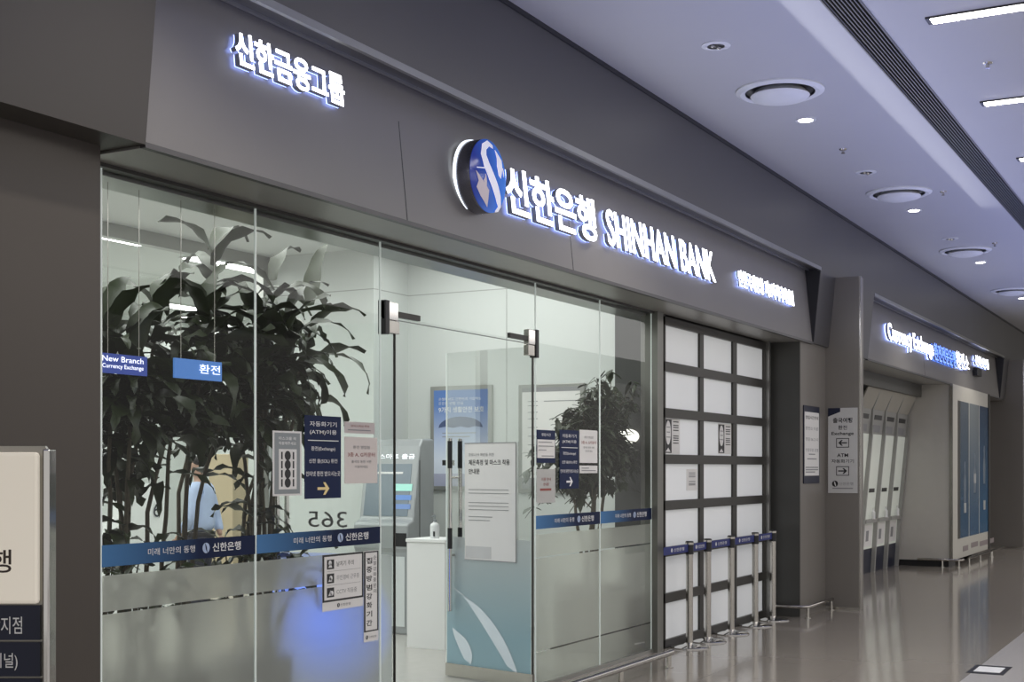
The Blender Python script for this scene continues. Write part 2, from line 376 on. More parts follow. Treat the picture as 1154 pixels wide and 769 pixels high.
# soffit behind the fascia edge
struct('trim_3', MB().box(XS0, 75, YF0+0.021, 0.3, Z_S-.012, Z_S-.002), mat('soffit_grey', (.36, .35, .33), .35, .3), 'dark soffit under the fascia')
struct('trim_4', MB().box(X0-0.3, XG1+0.35, 0.05, 0.26, 2.965, Z_S-.013), M_alu, 'pale metal lintel behind the glass head')
struct('trim_5', MB().box(X0, 13.9, -0.03, 0.03, Z_S-0.03, Z_S-.012), M_frame, 'dark glazing channel at the glass head')
# pillars
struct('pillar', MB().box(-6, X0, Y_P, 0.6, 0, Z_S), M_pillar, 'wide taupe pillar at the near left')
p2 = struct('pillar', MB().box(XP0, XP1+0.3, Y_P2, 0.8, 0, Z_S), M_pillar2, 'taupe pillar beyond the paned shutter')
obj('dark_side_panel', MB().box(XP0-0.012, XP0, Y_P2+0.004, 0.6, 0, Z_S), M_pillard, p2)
def column(x0, lab):
    o = struct('column', MB().box(x0, x0+0.2, YCOL, 0.5, 0, Z_C-0.02), M_pillar2, lab)
    obj('corner_trim', MB().box(x0+0.012, x0+0.05, YCOL-0.014, YCOL, 0, Z_C-0.02), M_steel, o)
    obj('base_plinth', MB().box(x0-0.006, x0+0.2, YCOL+0.004, 0.0, 0, 0.03), M_steel, o); return o
column(XP1, 'projecting taupe column with steel corner trim carrying the exchange sign')
X2C = XS3+(XP1-XS1)
struct('pillar', MB().box(PX(1132, Y_P2), X2C+0.3, Y_P2, 0.8, 0, Z_S), M_pillar2, 'taupe pillar beyond the far shop')
column(X2C, 'projecting taupe column at the far end of the second sign')
struct('wall_far_shops', MB().box(X2C+0.2, 75, -0.1, 0.3, 0, Z_S), M_pillar2)

# ---------------------------------------------------------------- glass shopfront
def band(parent, x0, x1, z0, z1, y=-0.004):
    b = obj('banner_strip', MB().box(x0, x1, y-0.0015, y, z0, z1), M_band, parent)
    w = x1-x0; h = z1-z0; yy = y-0.003
    lettering('미래 너만의 동행', M_inkw, (x0+0.27*w, yy, z0+0.36*h), UX, UZ, 0.30*w, 0.34*h, b, name='slogan')
    emblem((x0+0.645*w, yy, z0+0.52*h), UX, UZ, 0.026, b, mat('emblem_pale', (0.45, 0.55, 0.75), 0.4), M_navy)
    lettering('신한은행', M_inkw, (x0+0.69*w, yy, z0+0.30*h), UX, UZ, 0.20*w, 0.44*h, b, name='bank_name', bold=0.012)
    return b
ZB0, ZB1 = 1.171, 1.27
def frosted(parent, x0, x1, y=0.006, ztop=1.13):
    for z0, z1 in ((0.965, ztop), (0.268, 0.953), (0.03, 0.256)):
        obj('frosted_film', MB().quad((x0+0.004, y, z0), (x1-0.004, y, z0), (x1-0.004, y, z1), (x0+0.004, y, z1)), M_frost, parent)
pane_px = [(113, 288), (288, 428.5), (603, 676), (676, 734)]
for i, (a, b) in enumerate(pane_px):
    xa, xb = PX(a), PX(b)
    w_ = struct('window_%d' % (i+1)); w_['label'] = ['first tall glass pane beside the near pillar', 'glass pane left of the open doorway', 'glass pane right of the open doorway', 'narrow glass pane before the paned shutter'][i]
    obj('pane', MB().quad((xa, 0, 0.03), (xb, 0, 0.03), (xb, 0, Z_G), (xa, 0, Z_G)), M_glass, w_)
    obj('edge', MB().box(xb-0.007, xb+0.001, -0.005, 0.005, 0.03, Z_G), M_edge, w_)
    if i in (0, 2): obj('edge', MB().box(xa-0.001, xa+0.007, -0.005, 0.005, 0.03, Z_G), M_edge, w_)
    obj('sill', MB().box(xa, xb, -0.02, 0.02, 0.0, 0.03), M_alu, w_)
    frosted(w_, xa, xb); band(w_, xa+0.004, xb-0.008, ZB0, ZB1)
ZD = 2.53; XH1 = PX(445.5); XH2 = PX(601)
wt = struct('window_5'); wt['label'] = 'glass transom pane above the open doorway'
xa, xb = PX(428.5), PX(602.5)
obj('pane', MB().quad((xa, 0, ZD), (xb, 0, ZD), (xb, 0, Z_G), (xa, 0, Z_G)), M_glass, wt)
obj('edge', MB().box(xa, xb, -0.004, 0.004, ZD-0.006, ZD), mat('transom_edge', (0.3, 0.33, 0.31), 0.2), wt)
obj('side_strip', MB().quad((xa, 0, 0.03), (XH1, 0, 0.03), (XH1, 0, ZD), (xa, 0, ZD)), M_glass, wt)
obj('edge', MB().box(XH1-0.012, XH1-0.004, -0.005, 0.005, 0.0, ZD), M_frame, wt)
struct('trim_6', MB().box(XG1, XG1+0.05, -0.05, 0.1, 0, Z_S), M_frame, 'dark mullion at the right end of the glass')
struct('trim_7', MB().box(PX(741, -0.06), PX(747.5, -0.06), -0.06, 0.1, 0, Z_S), mat('mullion_grey', (0.22, 0.22, 0.2), 0.35, 0.5), 'grey steel mullion beside the paned shutter')

def patch(parent, x, side, z):
    """glass patch fitting with arm; side=+1 arm to the right"""
    a = obj('patch_fitting', MB().box(x-0.075, x+0.075, -0.022, 0.022, z-0.01, z+0.10), M_chrome, parent, 0.004)
    obj('cover_plate', MB().box(x-0.075 if side > 0 else x+0.03, x-0.03 if side > 0 else x+0.075, -0.028, 0.028, z-0.10, z+0.105), M_black, a, 0.003)
    obj('pivot_arm', MB().box(min(x+side*0.06, x+side*0.34), max(x+side*0.06, x+side*0.34), -0.012, 0.012, z+0.015, z+0.05), M_frame, a)
    obj('lower_clamp', MB().box(x-0.02 if side > 0 else x-0.08, x+0.09 if side > 0 else x+0.03, -0.02, 0.02, z-0.09, z-0.012), M_steel, a, 0.003)
patch(wt, PX(438), 1, ZD); patch(wt, PX(598.5), -1, ZD)

def leaf(name, hx, ang, W, film, m_s, lab, flip):
    """door leaf hinged at hx; local x runs from hinge to free edge"""
    o = bpy.data.objects.new(name, None); C.objects.link(o); o.location = (hx, 0, 0); o.rotation_euler = (0, 0, ang)
    props(o, lab, None, None, 'structure')
    def L(n, mb, m, par=None, **k):
        q = obj(n, mb, m, None, **k); q.parent = par or o; return q
    L('pane', MB().quad((0.01, 0, 0.015), (W, 0, 0.015), (W, 0, ZD-0.015), (0.01, 0, ZD-0.015)), M_glass2)
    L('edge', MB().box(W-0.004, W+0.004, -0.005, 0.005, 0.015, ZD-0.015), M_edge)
    L('edge', MB().box(0.0, 0.012, -0.006, 0.006, 0.015, ZD-0.015), M_frame)
    L('frosted_film', MB().quad((0.02, 0.006, 0.11), (W-0.01, 0.006, 0.11), (W-0.01, 0.006, 1.09), (0.02, 0.006, 1.09)), film)
    L('bottom_rail', MB().box(0.0, W, -0.015, 0.015, 0.012, 0.11), M_steel)
    for s in (-1, 1):
        h = L('pull_handle', MB().tube([(W-0.09, s*0.055, 0.52), (W-0.09, s*0.055, 1.85)], 0.017, 12), M_chrome, smooth=True)
        st = MB()
        for z in (0.95, 1.55): st.tube([(W-0.09, 0, z), (W-0.09, s*0.055, z)], 0.009, 8)
        q = L('standoff', st, M_steel, h)
        q2 = L('grip_band', MB().tube([(W-0.09, s*0.055, 1.62), (W-0.09, s*0.055, 1.83)], 0.019, 12).tube([(W-0.09, s*0.055, 1.0), (W-0.09, s*0.055, 1.16)], 0.019, 12), M_black, h)
    # sweeping ribbon motif in the film
    if flip:
        rb = MB()
        for (ua, za, ub, zb_, w_) in ((.84, .66, .22, .12, .10), (.86, .36, .74, .14, .07)):
            P = []
            for i in range(15):
                t = i/14; P.append((ua*W+(ub-ua)*W*t**.85, za+(zb_-za)*t**1.3, w_*(.4+.9*math.sin(PI*min(1, t*.8+.15)))))
            rb.add([(a-w, .009, b-w*.5) for a, b, w in P]+[(a+w, .009, b+w*.5) for a, b, w in P], [(i, i+1, 15+i+1, 15+i) for i in range(14)])
        L('ribbon_motif', rb, m_s, None)
    return o
door1 = leaf('door_1', XH1, math.radians(96), 0.90, M_blue, mat('motif_blue', (0.2, 0.35, 0.8), 0.5), 'left glass door leaf swung open inwards, blue glow painted into the lower film', False)
door2 = leaf('door_2', XH2, math.radians(180-104), 0.90, M_frostb, mat('motif_white', (0.75, 0.84, 0.88), 0.5), 'right glass door leaf swung open inwards with chrome pull handles', True)
# mirrored corner lettering on the left leaf, read from the street it is back to front
def on_leaf(door, ang, hx, u, z, off):   # point on a leaf
    return Vector((hx+u*math.cos(ang)-off*math.sin(ang), u*math.sin(ang)+off*math.cos(ang), z))
a1 = math.radians(96); d1u = Vector((math.cos(a1), math.sin(a1), 0))
l1 = lettering('365', M_inkg, on_leaf(door1, a1, XH1, 0.34, 1.25, -0.006), d1u, UZ, 0.28, 0.10, door1, name='mirrored_number')
l1b = lettering('신한은행', M_inkg, on_leaf(door1, a1, XH1, 0.28, 1.15, -0.006), d1u, UZ, 0.40, 0.055, door1, name='mirrored_name')

# poster on right leaf (faces the street side)
a2 = math.radians(76); d2 = Vector((math.cos(a2), math.sin(a2), 0))
pu = -d2                            # reading direction on the camera side: from free edge to hinge
def leafpx(px):                     # parameter along the right leaf seen at column px
    lo, hi = 0.0, 1.0
    for _ in range(40):
        mi = (lo+hi)/2; X = XH2+mi*d2.x; Y = mi*d2.y; dd = CO*X+SI*(D0+Y); x = VX-F*(D0+Y)/(CO*dd)
        if x > px: lo = mi
        else: hi = mi
    return lo
uL, uR = leafpx(525), leafpx(583)
pn = pu.cross(UZ)
def lp(u, z, off=0.012): return Vector((XH2, 0, 0))+d2*u+UZ*z+pn*off
dm = CO*(XH2+0.4*d2.x)+SI*(D0+0.4*d2.y)
zt, zb = EYE+(VY-499)/F*dm, EYE+(VY-633)/F*dm
po = thing('door_poster', 'white vertical notice taped on the right glass door leaf beside the chrome handle', 'notice', tuple(lp((uL+uR)/2, zb)))
pw = uL-uR
panel('sheet', lp(uL, zb), pu, UZ, pw, zt-zb, 0.003, M_paper, po)
panel('border', lp(uL, zb, 0.0105), pu, UZ, pw, zt-zb, 0.0, M_inkg, po) if False else None
q = lambda a, b: lp(uL-a*pw, zb+b*(zt-zb), 0.014)
lettering('코로나19 예방을 위한', M_inkg, q(.08, .885), pu, UZ, .5*pw, .025, po, name='text_line')
lettering('체온측정 및 마스크 착용', M_ink, q(.08, .81), pu, UZ, .80*pw, .042, po, name='text_line', bold=0.01)
lettering('안내문', M_ink, q(.08, .735), pu, UZ, .22*pw, .04, po, name='text_line', bold=0.01)
bars(q(0, 0), pu, UZ, [(pw*.08, pw*.86, (zt-zb)*z) for z in (.60, .57, .49, .46, .43)]+[(pw*.08, pw*.5, (zt-zb)*.34)]+[(pw*.08, pw*.55, (zt-zb)*.37)], M_inkg, po, 0.004)
panel('grey_corner', q(0.02, 0.02), pu, UZ, .5*pw, .10*(zt-zb), 0.0008, mat('pale_grey_print', (.6, .6, .6), .6), po)
obj('frame_line', MB().prism([(0, 0), (pw, 0), (pw, .006), (0, .006)], q(0, 0), pu, UZ, pn, .0006).prism([(0, zt-zb-.006), (pw, zt-zb-.006), (pw, zt-zb), (0, zt-zb)], q(0, 0), pu, UZ, pn, .0006).prism([(pw-.006, 0), (pw, 0), (pw, zt-zb), (pw-.006, zt-zb)], q(0, 0), pu, UZ, pn, .0006), M_inkg, po)

# ---------------------------------------------------------------- notices on the glass
def notice(name, label, cat, px0, px1, py0, py1, m, y=-0.004, group=None, t=0.002):
    """rectangle on the glass plane, py0/py1 read at the middle column"""
    x0, x1 = PX(px0, y), PX(px1, y); pm = (px0+px1)/2; z1, z0 = PZ(pm, py0, y), PZ(pm, py1, y)
    th = thing(name, label, cat, ((x0+x1)/2, y, z0), group)
    panel('sheet', (x0, y-t, z0), UX, UZ, x1-x0, z1-z0, t, m, th)
    W, H = x1-x0, z1-z0
    def P(a, b, off=0.0015): return Vector((x0+a*W, y-t-off, z0+b*H))
    return th, P, W, H
def centre(body, m, P, W, H, cy, w, h, th, name='text_line', bold=0.006, cx=0.5):
    return lettering(body, m, P(cx-w/2, cy-h/2), UX, UZ, w*W, h*H, th, name=name, bold=bold)
# guidance map notice
th, P, W, H = notice('mask_notice', 'grey bordered notice with a column of black dots left of the navy sign', 'notice', 307, 339.5, 486, 559, M_paper)
panel('print', P(.06, .03, .001), UX, UZ, .88*W, .94*H, .0008, M_greyp, th)
centre('마스크를 꼭', M_inkw, P, W, H, .885, .6, .05, th); centre('착용해주세요', M_inkw, P, W, H, .81, .6, .05, th)
pb = panel('white_field', P(.2, .10, .0018), UX, UZ, .62*W, .62*H, .0006, M_paper, th)
dm_ = MB()
for k in range(4):
    c = P(.5, .62-.14*k, .0024); dm_.prism([(.026*math.cos(a*PI/8), .026*math.sin(a*PI/8)) for a in range(16)], c, UX, UZ, (0, -1, 0), .0006)
    for s in (-1, 1): dm_.prism([(-.006, -.02), (.006, -.02), (.006, .02), (-.006, .02)], c+Vector((s*.2*W, 0, 0)), UX, UZ, (0, -1, 0), .0006)
obj('dots', dm_, M_ink, th)
def navy_sign(label, p0, p1, y0, y1, gold):
    th, P, W, H = notice('direction_sign', label, 'sign', p0, p1, y0, y1, M_navy, group=None)
    centre('자동화기기', M_inkw, P, W, H, .90, .74, .06, th); centre('(ATM)이용', M_inkw, P, W, H, .80, .74, .065, th)
    bars(P(0, 0), UX, UZ, [(.08*W, .92*W, .695*H)], M_inkw, th, .005, 'rule')
    centre('환전(Exchange)', M_inkw, P, W, H, .60, .66, .06, th); centre('신한 쏠(SOL) 환전', M_inkw, P, W, H, .45, .78, .06, th)
    centre('인터넷 환전 받으시는곳', M_inkw, P, W, H, .30, .94, .06, th)
    arrow(P(.5, .12), UX, UZ, .11, th, M_gold if gold else M_inkw)
    return th
navy_sign('larger navy direction sign with pale yellow arrow on the left glass pane', 343, 384, 469, 562, True)
navy_sign('smaller navy direction sign with white arrow on the glass right of the doorway', 630.5, 652, 485, 551, False)
def counter_sheet(lab, a, b, c, d, m):
    th, P, W, H = notice('counter_notice', lab, 'notice', a, b, c, d, m)
    centre('환전 영업점', M_inkg, P, W, H, .78, .5, .07, th); centre('3층 A, G카운터', M_inkr, P, W, H, .62, .82, .10, th)
    centre('출국장 동편 서편', M_inkg, P, W, H, .47, .6, .06, th); centre('이용하세요', M_inkg, P, W, H, .36, .4, .06, th)
counter_sheet('pale pinkish notice sheet right of the larger navy sign', 388, 425, 493, 545, M_pink)
counter_sheet('white notice sheet right of the smaller navy sign', 653, 673, 485, 522, M_paper)
th, P, W, H = notice('header_sheet', 'small pale strip notice above the pinkish sheet on the left glass', 'notice', 388, 422, 476, 489, mat('pink_grey_paper', (.62, .56, .55), .6))
centre('보이스피싱 주의', M_inkr, P, W, H, .65, .6, .2, th); bars(P(0, 0), UX, UZ, [(.1*W, .85*W, .25*H)], M_inkg, th, .006)
th, P, W, H = notice('small_strip_notice', 'small white strip notice under the white sheet right of the doorway', 'notice', 653, 673, 525, 533.5, M_paper)
bars(P(0, 0), UX, UZ, [(.1*W, .5*W, .62*H), (.1*W, .9*W, .3*H)], M_inkg, th, .006)
th, P, W, H = notice('hours_notice', 'navy framed white notice on the glass just right of the doorway', 'notice', 604.5, 625.5, 485, 522, M_navy)
panel('white_field', P(.03, .15, .001), UX, UZ, .94*W, .56*H, .0008, M_paper, th)
centre('영업시간', M_inkw, P, W, H, .86, .5, .09, th); bars(P(0, 0, .002), UX, UZ, [(.08*W, .8*W, .62*H), (.08*W, .9*W, .5*H), (.08*W, .5*W, .38*H), (.25*W, .9*W, .2*H)], M_inkg, th, .006)
th, P, W, H = notice('grey_notice', 'pale grey notice sheet with brown bar below the navy framed notice', 'notice', 604.5, 625.5, 529, 567, mat('grey_paper', (.5, .5, .48), .6))
centre('이용 안내', M_inkr, P, W, H, .7, .5, .1, th); centre('안내문', M_inkr, P, W, H, .55, .3, .1, th)
panel('brown_bar', P(.18, .36, .001), UX, UZ, .6*W, .07*H, .0008, M_inkr, th)
# lower white notices
th, P, W, H = notice('security_notice', 'white square notice with three pictogram rows below the blue banner', 'notice', 363, 409, 624, 686.5, M_paper)
panel('black_frame', P(0, .16, .001), UX, UZ, 1.0*W, .84*H, .0006, M_ink, th)
panel('cream_field', P(.04, .195, .0018), UX, UZ, .92*W, .77*H, .0006, M_paper, th)
for k, s in enumerate(('날치기 주의', '무인경비 근무중', 'CCTV 작동중')):
    zc = .83-.25*k
    g = panel('pictogram', P(.10, zc-.09, .0026), UX, UZ, .17*W, .17*H, .0006, M_ink, th, bevel=0.004)
    pic = MB().prism([(.03*math.cos(a*PI/5)*.5, .03*math.sin(a*PI/5)*.5) for a in range(10)], P(.17+.02*k, zc+.02-.02*k, .0032), UX, UZ, (0, -1, 0), .0005)
    pic.prism([(0, 0), (.035, 0), (.02, .03)], P(.13, zc-.06, .0032), UX, UZ, (0, -1, 0), .0005)
    obj('pictogram_figure', pic, M_inkw, g)
    lettering(s, M_inkg if k else M_ink, P(.33, zc-.05, .0026), UX, UZ, (.42, .56, .5)[k]*W, .09*H, th, name='text_line')
bars(P(0, 0, .0026), UX, UZ, [(.1*W, .92*W, .70*H), (.1*W, .92*W, .45*H)], M_inkg, th, .0015, 'rule')
centre('신한은행', M_inkg, P, W, H, .08, .25, .05, th, cx=.55); emblem(P(.38, .08, .001), UX, UZ, .012, th, M_ink, M_inkw)
th, P, W, H = notice('vertical_notice', 'tall narrow white notice with vertical Korean text by the doorway', 'notice', 409.8, 426, 621, 723, M_paper)
panel('black_frame', P(0, .11, .001), UX, UZ, W, .885*H, .0006, M_ink, th)
panel('cream_field', P(.1, .125, .0018), UX, UZ, .8*W, .855*H, .0006, M_paper, th)
for k, ch in enumerate('집중방범강화기간'):
    lettering(ch, M_ink, P(.16, .86-.098*k, .0026), UX, UZ, .38*W, .066*H, th, name='character', bold=.02)
for k, ch in enumerate('순찰강화중문의'):
    lettering(ch, M_ink, P(.62, .90-.062*k, .0026), UX, UZ, .22*W, .045*H, th, name='character')
centre('신한은행', M_inkg, P, W, H, .05, .5, .025, th, cx=.6); emblem(P(.2, .05, .001), UX, UZ, .012, th, M_ink, M_inkw)

# ---------------------------------------------------------------- illuminated lettering on the fascias
SV = Vector((0, fy(1)-fy(0), 1)).normalized()     # up direction on the leaning fascia
def lit_sign(name, label, body, pxl, pxr, yl0, yl1, yr0, yr1, m, depth=0.03, off=0.05, bold=0.012, group=None, halo=M_halo, ex=1.0):
    Y = (YF0+YF1)/2-off
    xl, xr = PX(pxl, Y), PX(pxr, Y)
    z1 = (PZ(pxl, yl0, Y)+PZ(pxr, yr0, Y))/2; z0 = (PZ(pxl, yl1, Y)+PZ(pxr, yr1, Y))/2
    base = Vector((xl, fy(z0), z0))
    t = thing(name, label, 'sign lettering', tuple(base), group)
    letters(body, m, base, UX, SV, xr-xl, z1-z0, t, depth, bold, halo, off); return t
lit_sign('illuminated_lettering', 'white lit Korean letters at the upper left end of the grey fascia', '신한금융그룹', 269, 391, 37, 79, 82, 117, M_lit, bold=.016)
lit_sign('illuminated_lettering', 'large white lit Korean letters right of the round blue emblem', '신한은행', 570, 671, 189, 243, 222, 273, M_lit, 0.035, 0.055, 0.016)
lit_sign('illuminated_lettering', 'white lit Latin capitals in the middle of the grey fascia', 'SHINHAN BANK', 684, 805, 237, 279, 283, 318, M_lit, 0.03, 0.05, 0.012)
lit_sign('illuminated_lettering', 'small white lit Korean letters at the right end of the first fascia', '인천국제공항 제2여객터미널점', 832, 894, 305, 323, 327, 346, M_lit, 0.02, 0.035, 0.01)
lit_sign('illuminated_lettering', 'white lit Latin letters at the left of the far fascia', 'Currency Exchange', 1001, 1052, 364, 388, 384, 408, M_lit, 0.03, 0.06, 0.012)
lit_sign('illuminated_lettering', 'blue lit Korean letters on the far fascia', '환전전문은행', 1053, 1077, 387, 408, 396, 414, M_litb, 0.03, 0.06, 0.012, halo=M_litb)
lit_sign('illuminated_lettering', 'pale lit Korean letters just right of the blue letters on the far fascia', '환전소', 1078, 1092, 396, 415, 401, 418, M_lit, 0.03, 0.06, 0.0)
lit_sign('illuminated_lettering', 'tiny white lit Korean letters at the far end of the far fascia', '신한은행', 1100, 1115, 401, 413, 405, 416, M_lit, 0.03, 0.06, 0.0)
# round emblem
Ye = -0.44; ex = PX(551, Ye-0.03); ez = PZ(551, 198.5, Ye-0.03); R = 0.232
e = thing('round_emblem', 'round domed blue emblem with white S ribbon on the grey fascia', 'emblem', (ex, fy(ez), ez))
obj('back_ring', MB().lathe([(R*0.97, 0), (R*1.0, 0.0), (R*1.0, 0.018), (R*0.97, 0.018)], (ex, fy(ez)-0.005, ez), 64, 'y', cap=False), emat('emblem_ring_light', (0.85, 0.92, 1), 1.5), e, smooth=True)
obj('casing', MB().lathe([(R*0.95, 0.0), (R*0.97, 0.02), (R*0.97, 0.10), (R*0.955, 0.108)], (ex, fy(ez)-0.01, ez), 64, 'y'), mat('emblem_casing', (0.25, 0.25, 0.28), 0.25, 0.8), e, smooth=True)
yb = fy(ez)-0.118
def dome(r): return 0.035*(1-(r/R)**2)
m_disc = grad_mat('emblem_blue', (0.01, 0.03, 0.25), (0.02, 0.20, 0.75), 0, 0.1, 1.0, 0.15, 0.35)
obj('disc', MB().lathe([(R*0.97, 0)]+[(R*(1-k/8)*0.97, dome(R*(1-k/8)*0.97)+0.002) for k in range(0, 8)]+[(0.0001, dome(0)+0.002)], (ex, yb, ez), 64, 'y'), m_disc, e, smooth=True)
def on_dome(pts, name, m, extra=0.006):
    # triangulate finely by a fan-free strip: pts given as two rails
    L_, R_ = pts; mb = MB(); n = len(L_); K = 4
    for i in range(n):
        for k in range(K+1):
            a = L_[i][0]*(1-k/K)+R_[i][0]*k/K; b = L_[i][1]*(1-k/K)+R_[i][1]*k/K
            mb.v.append((ex+a*R, yb-dome(R*min(.97, math.hypot(a, b)))-extra, ez+b*R))
    for i in range(n-1):
        for k in range(K):
            a = i*(K+1)+k; mb.f.append((a, a+1, a+K+2, a+K+1))
    obj(name, mb, m, e, smooth=True)
m_rib = mat('emblem_ribbon', (0.85, 0.83, 0.86), 0.35, emit=(0.8, 0.8, 0.9), es=0.35)
ctr = [(0.10, 0.78, .05), (-0.12, 0.84, .08), (-0.36, 0.70, .10), (-0.44, 0.48, .12), (-0.34, 0.22, .14), (-0.12, -0.06, .15), (0.14, -0.32, .155), (0.40, -0.58, .14), (0.52, -0.74, .10), (0.44, -0.82, .07), (0.30, -0.90, .02)]
L_, R_ = [], []
for i, (x, y, w) in enumerate(ctr):
    a, b = ctr[max(0, i-1)], ctr[min(len(ctr)-1, i+1)]; dx, dy = b[0]-a[0], b[1]-a[1]; l = math.hypot(dx, dy); nx, ny = -dy/l, dx/l
    L_.append((x+nx*w, y+ny*w)); R_.append((x-nx*w, y-ny*w))
def subd(P):
    out = []
    for i in range(len(P)-1):
        for t in (0, .34, .67): out.append((P[i][0]*(1-t)+P[i+1][0]*t, P[i][1]*(1-t)+P[i+1][1]*t))
    return out+[P[-1]]
on_dome((subd(L_), subd(R_)), 'ribbon', m_rib, 0.009)
on_dome((subd([(0.22, .72), (.26, .5), (.22, .3), (.30, .06)]), subd([(0.24, .74), (.62, .52), (.60, .28), (.46, .0)])), 'wing', m_rib)
on_dome((subd([(.60, .3), (.62, .2), (.66, .1)]), subd([(.66, .34), (.74, .2), (.70, .08)])), 'wing', m_rib)
on_dome((subd([(-.78, .0), (-.66, -.25), (-.72, -.42), (-.52, -.62)]), subd([(-.76, .0), (-.50, -.20), (-.18, -.42), (-.14, -.86)])), 'leaf_motif', mat('emblem_leaf', (0.62, 0.55, 0.55), 0.4, emit=(.6, .5, .5), es=.2))
on_dome((subd([(-.46, -.2), (-.40, -.1), (-.40, -.02)]), subd([(-.3, -.4), (-.32, -.2), (-.36, -.04)])), 'leaf_motif', MATS['emblem_leaf'])
on_dome(([(-.74, .10), (-.2, .17)], [(-.74, .07), (-.2, .14)]), 'thin_line', m_rib)
# small black fixture under the far letters
bx_ = thing('sign_fixture', 'small black box fixture under the far fascia letters', 'fixture', (PX(1101, -.4), fy(3.2), PZ(1101, 424, -.4)))
obj('box', MB().box(PX(1099, -.4), PX(1104, -.4), -0.44, fy(3.2), PZ(1101, 424, -.4), PZ(1101, 415, -.4)), M_black, bx_, .004)

# ---------------------------------------------------------------- paned shutter
gx = [(PX(747.7), PX(786.4)), (PX(790.7), PX(823.9)), (PX(828.2), PX(858.8))]
Zb, pitch, ph = 0.077, 0.417, 0.331
sh = thing('paned_shutter', 'closed dark steel shutter grille with three columns of white panes behind the barrier posts', 'shutter', (gx[1][0], 0, 0))
fr = MB(); xr0, xr1 = gx[0][0]-0.03, gx[2][1]+0.06
ztop = Zb+7*pitch
for k in range(8):
    z0 = Zb+k*pitch-(pitch-ph); z0 = max(0, z0); fr.box(xr0, xr1, -0.03, 0.03, z0, Zb+k*pitch if k < 7 else ztop+0.0)
for a, b in ((xr0, gx[0][0]), (gx[0][1], gx[1][0]), (gx[1][1], gx[2][0]), (gx[2][1], xr1)): fr.box(a, b, -0.022, 0.028, 0, ztop)
obj('frame', fr, M_frame, sh)
obj('head_box', MB().box(xr0, xr1, -0.02, 0.1, ztop, Z_S), mat('head_grey', (0.17, 0.17, 0.165), 0.3, 0.4), sh)
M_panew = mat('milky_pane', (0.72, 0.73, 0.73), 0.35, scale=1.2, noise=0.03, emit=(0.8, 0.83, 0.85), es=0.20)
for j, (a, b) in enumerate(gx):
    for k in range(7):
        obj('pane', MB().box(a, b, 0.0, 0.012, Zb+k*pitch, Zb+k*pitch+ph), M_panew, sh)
obj('guide_rail', MB().box(xr1, xr1+0.05, -0.06, 0.06, 0, Z_S), M_alu, sh)
# shop dark wall between shutter and pillar
struct('wall_return', MB().box(xr1+0.05, XP0+0.02, 0.02, 0.5, 0, Z_S), M_pillard)
def pane_poster(lab, px0, px1, py0, py1, dark):
    th, P, W, H = notice('pane_poster', lab, 'poster', px0, px1, py0, py1, M_paper, y=-0.001)
    if dark:
        panel('black_half', P(0.02, .03, .001), UX, UZ, .44*W, .94*H, .0006, M_ink, th)
        obj('white_oval', MB().prism([(.16*W*math.cos(a*PI/12), .34*H*math.sin(a*PI/12)) for a in range(24)], P(.24, .6, .0016), UX, UZ, (0, -1, 0), .0006), M_paper, th)
        bars(P(0, 0, .003), UX, UZ, [(.14*W, .34*W, .74*H), (.14*W, .34*W, .6*H), (.12*W, .36*W, .46*H)], M_inkg, th, .008)
        bars(P(0, 0, .001), UX, UZ, [(.56*W, .9*W, z*H) for z in (.9, .8, .74, .66, .5, .44, .38, .3)], M_ink, th, .009)
        obj('sketch', MB().prism([(0, 0), (.3*W, 0), (.16*W, .12*H)], P(.08, .06, .0018), UX, UZ, (0, -1, 0), .0006).prism([(0, 0), (.3*W, 0), (.2*W, .1*H)], P(.58, .06, .0018), UX, UZ, (0, -1, 0), .0006), M_paper, th)
    else:
        bars(P(0, 0), UX, UZ, [(.2*W, .8*W, z*H) for z in (.8, .7, .62, .4, .3, .24)], M_inkg, th, .008)
pane_poster('black and white poster at the left edge of the shutter, third pane row', 748.3, 766, 472, 512, True)
pane_poster('black and white poster at the right of the middle shutter column', 809, 824, 478, 512, True)
pane_poster('small plain notice on a lower left shutter pane', 773.5, 785.5, 529, 553, False)

# ---------------------------------------------------------------- barrier posts
def post(px, label, prev):
    Y = -0.18-0.0
    # base centre on the floor
    X = PX(px, Y)
    t = thing('barrier_post', label, 'barrier post', (X, Y, 0), 'belt barrier posts')
    obj('base', MB().lathe([(0.175, 0), (0.175, 0.008), (0.165, 0.016), (0.06, 0.028), (0.03, 0.045)], (X, Y, 0), 40), M_chrome, t, smooth=True)
    obj('pole', MB().lathe([(0.032, 0.03), (0.032, 0.86)], (X, Y, 0), 24), M_steel, t, smooth=True)
    hd = obj('belt_head', MB().lathe([(0.030, 0.84), (0.038, 0.845), (0.038, 0.955), (0.032, 0.962)], (X, Y, 0), 24), M_black, t, smooth=True)
    obj('head_band', MB().lathe([(0.0385, 0.93), (0.0385, 0.95)], (X, Y, 0), 24), M_steel, hd, smooth=True)
    x0 = prev+0.036; b = obj('belt', MB().box(x0, X-0.036, Y-0.001, Y+0.001, 0.865, 0.935), mat('belt_navy', (0.02, 0.03, 0.16), 0.6), t)
    w = X-x0
    lettering('신한은행', M_inkw, (x0+0.38*w, Y-0.0025, 0.885), UX, UZ, min(.26, .4*w), 0.03, b, name='belt_text'); emblem((x0+0.30*w, Y-0.0025, 0.90), UX, UZ, .018, b, M_inkw, M_navy)
    return X
pv = PX(747.5, -0.18)-0.03
names = ['nearest', 'second', 'middle', 'fourth', 'farthest']
for i, px in enumerate((777, 797.5, 824, 851, 871)):
    pv = post(px, '%s steel barrier post with navy belt before the paned shutter' % names[i], pv)

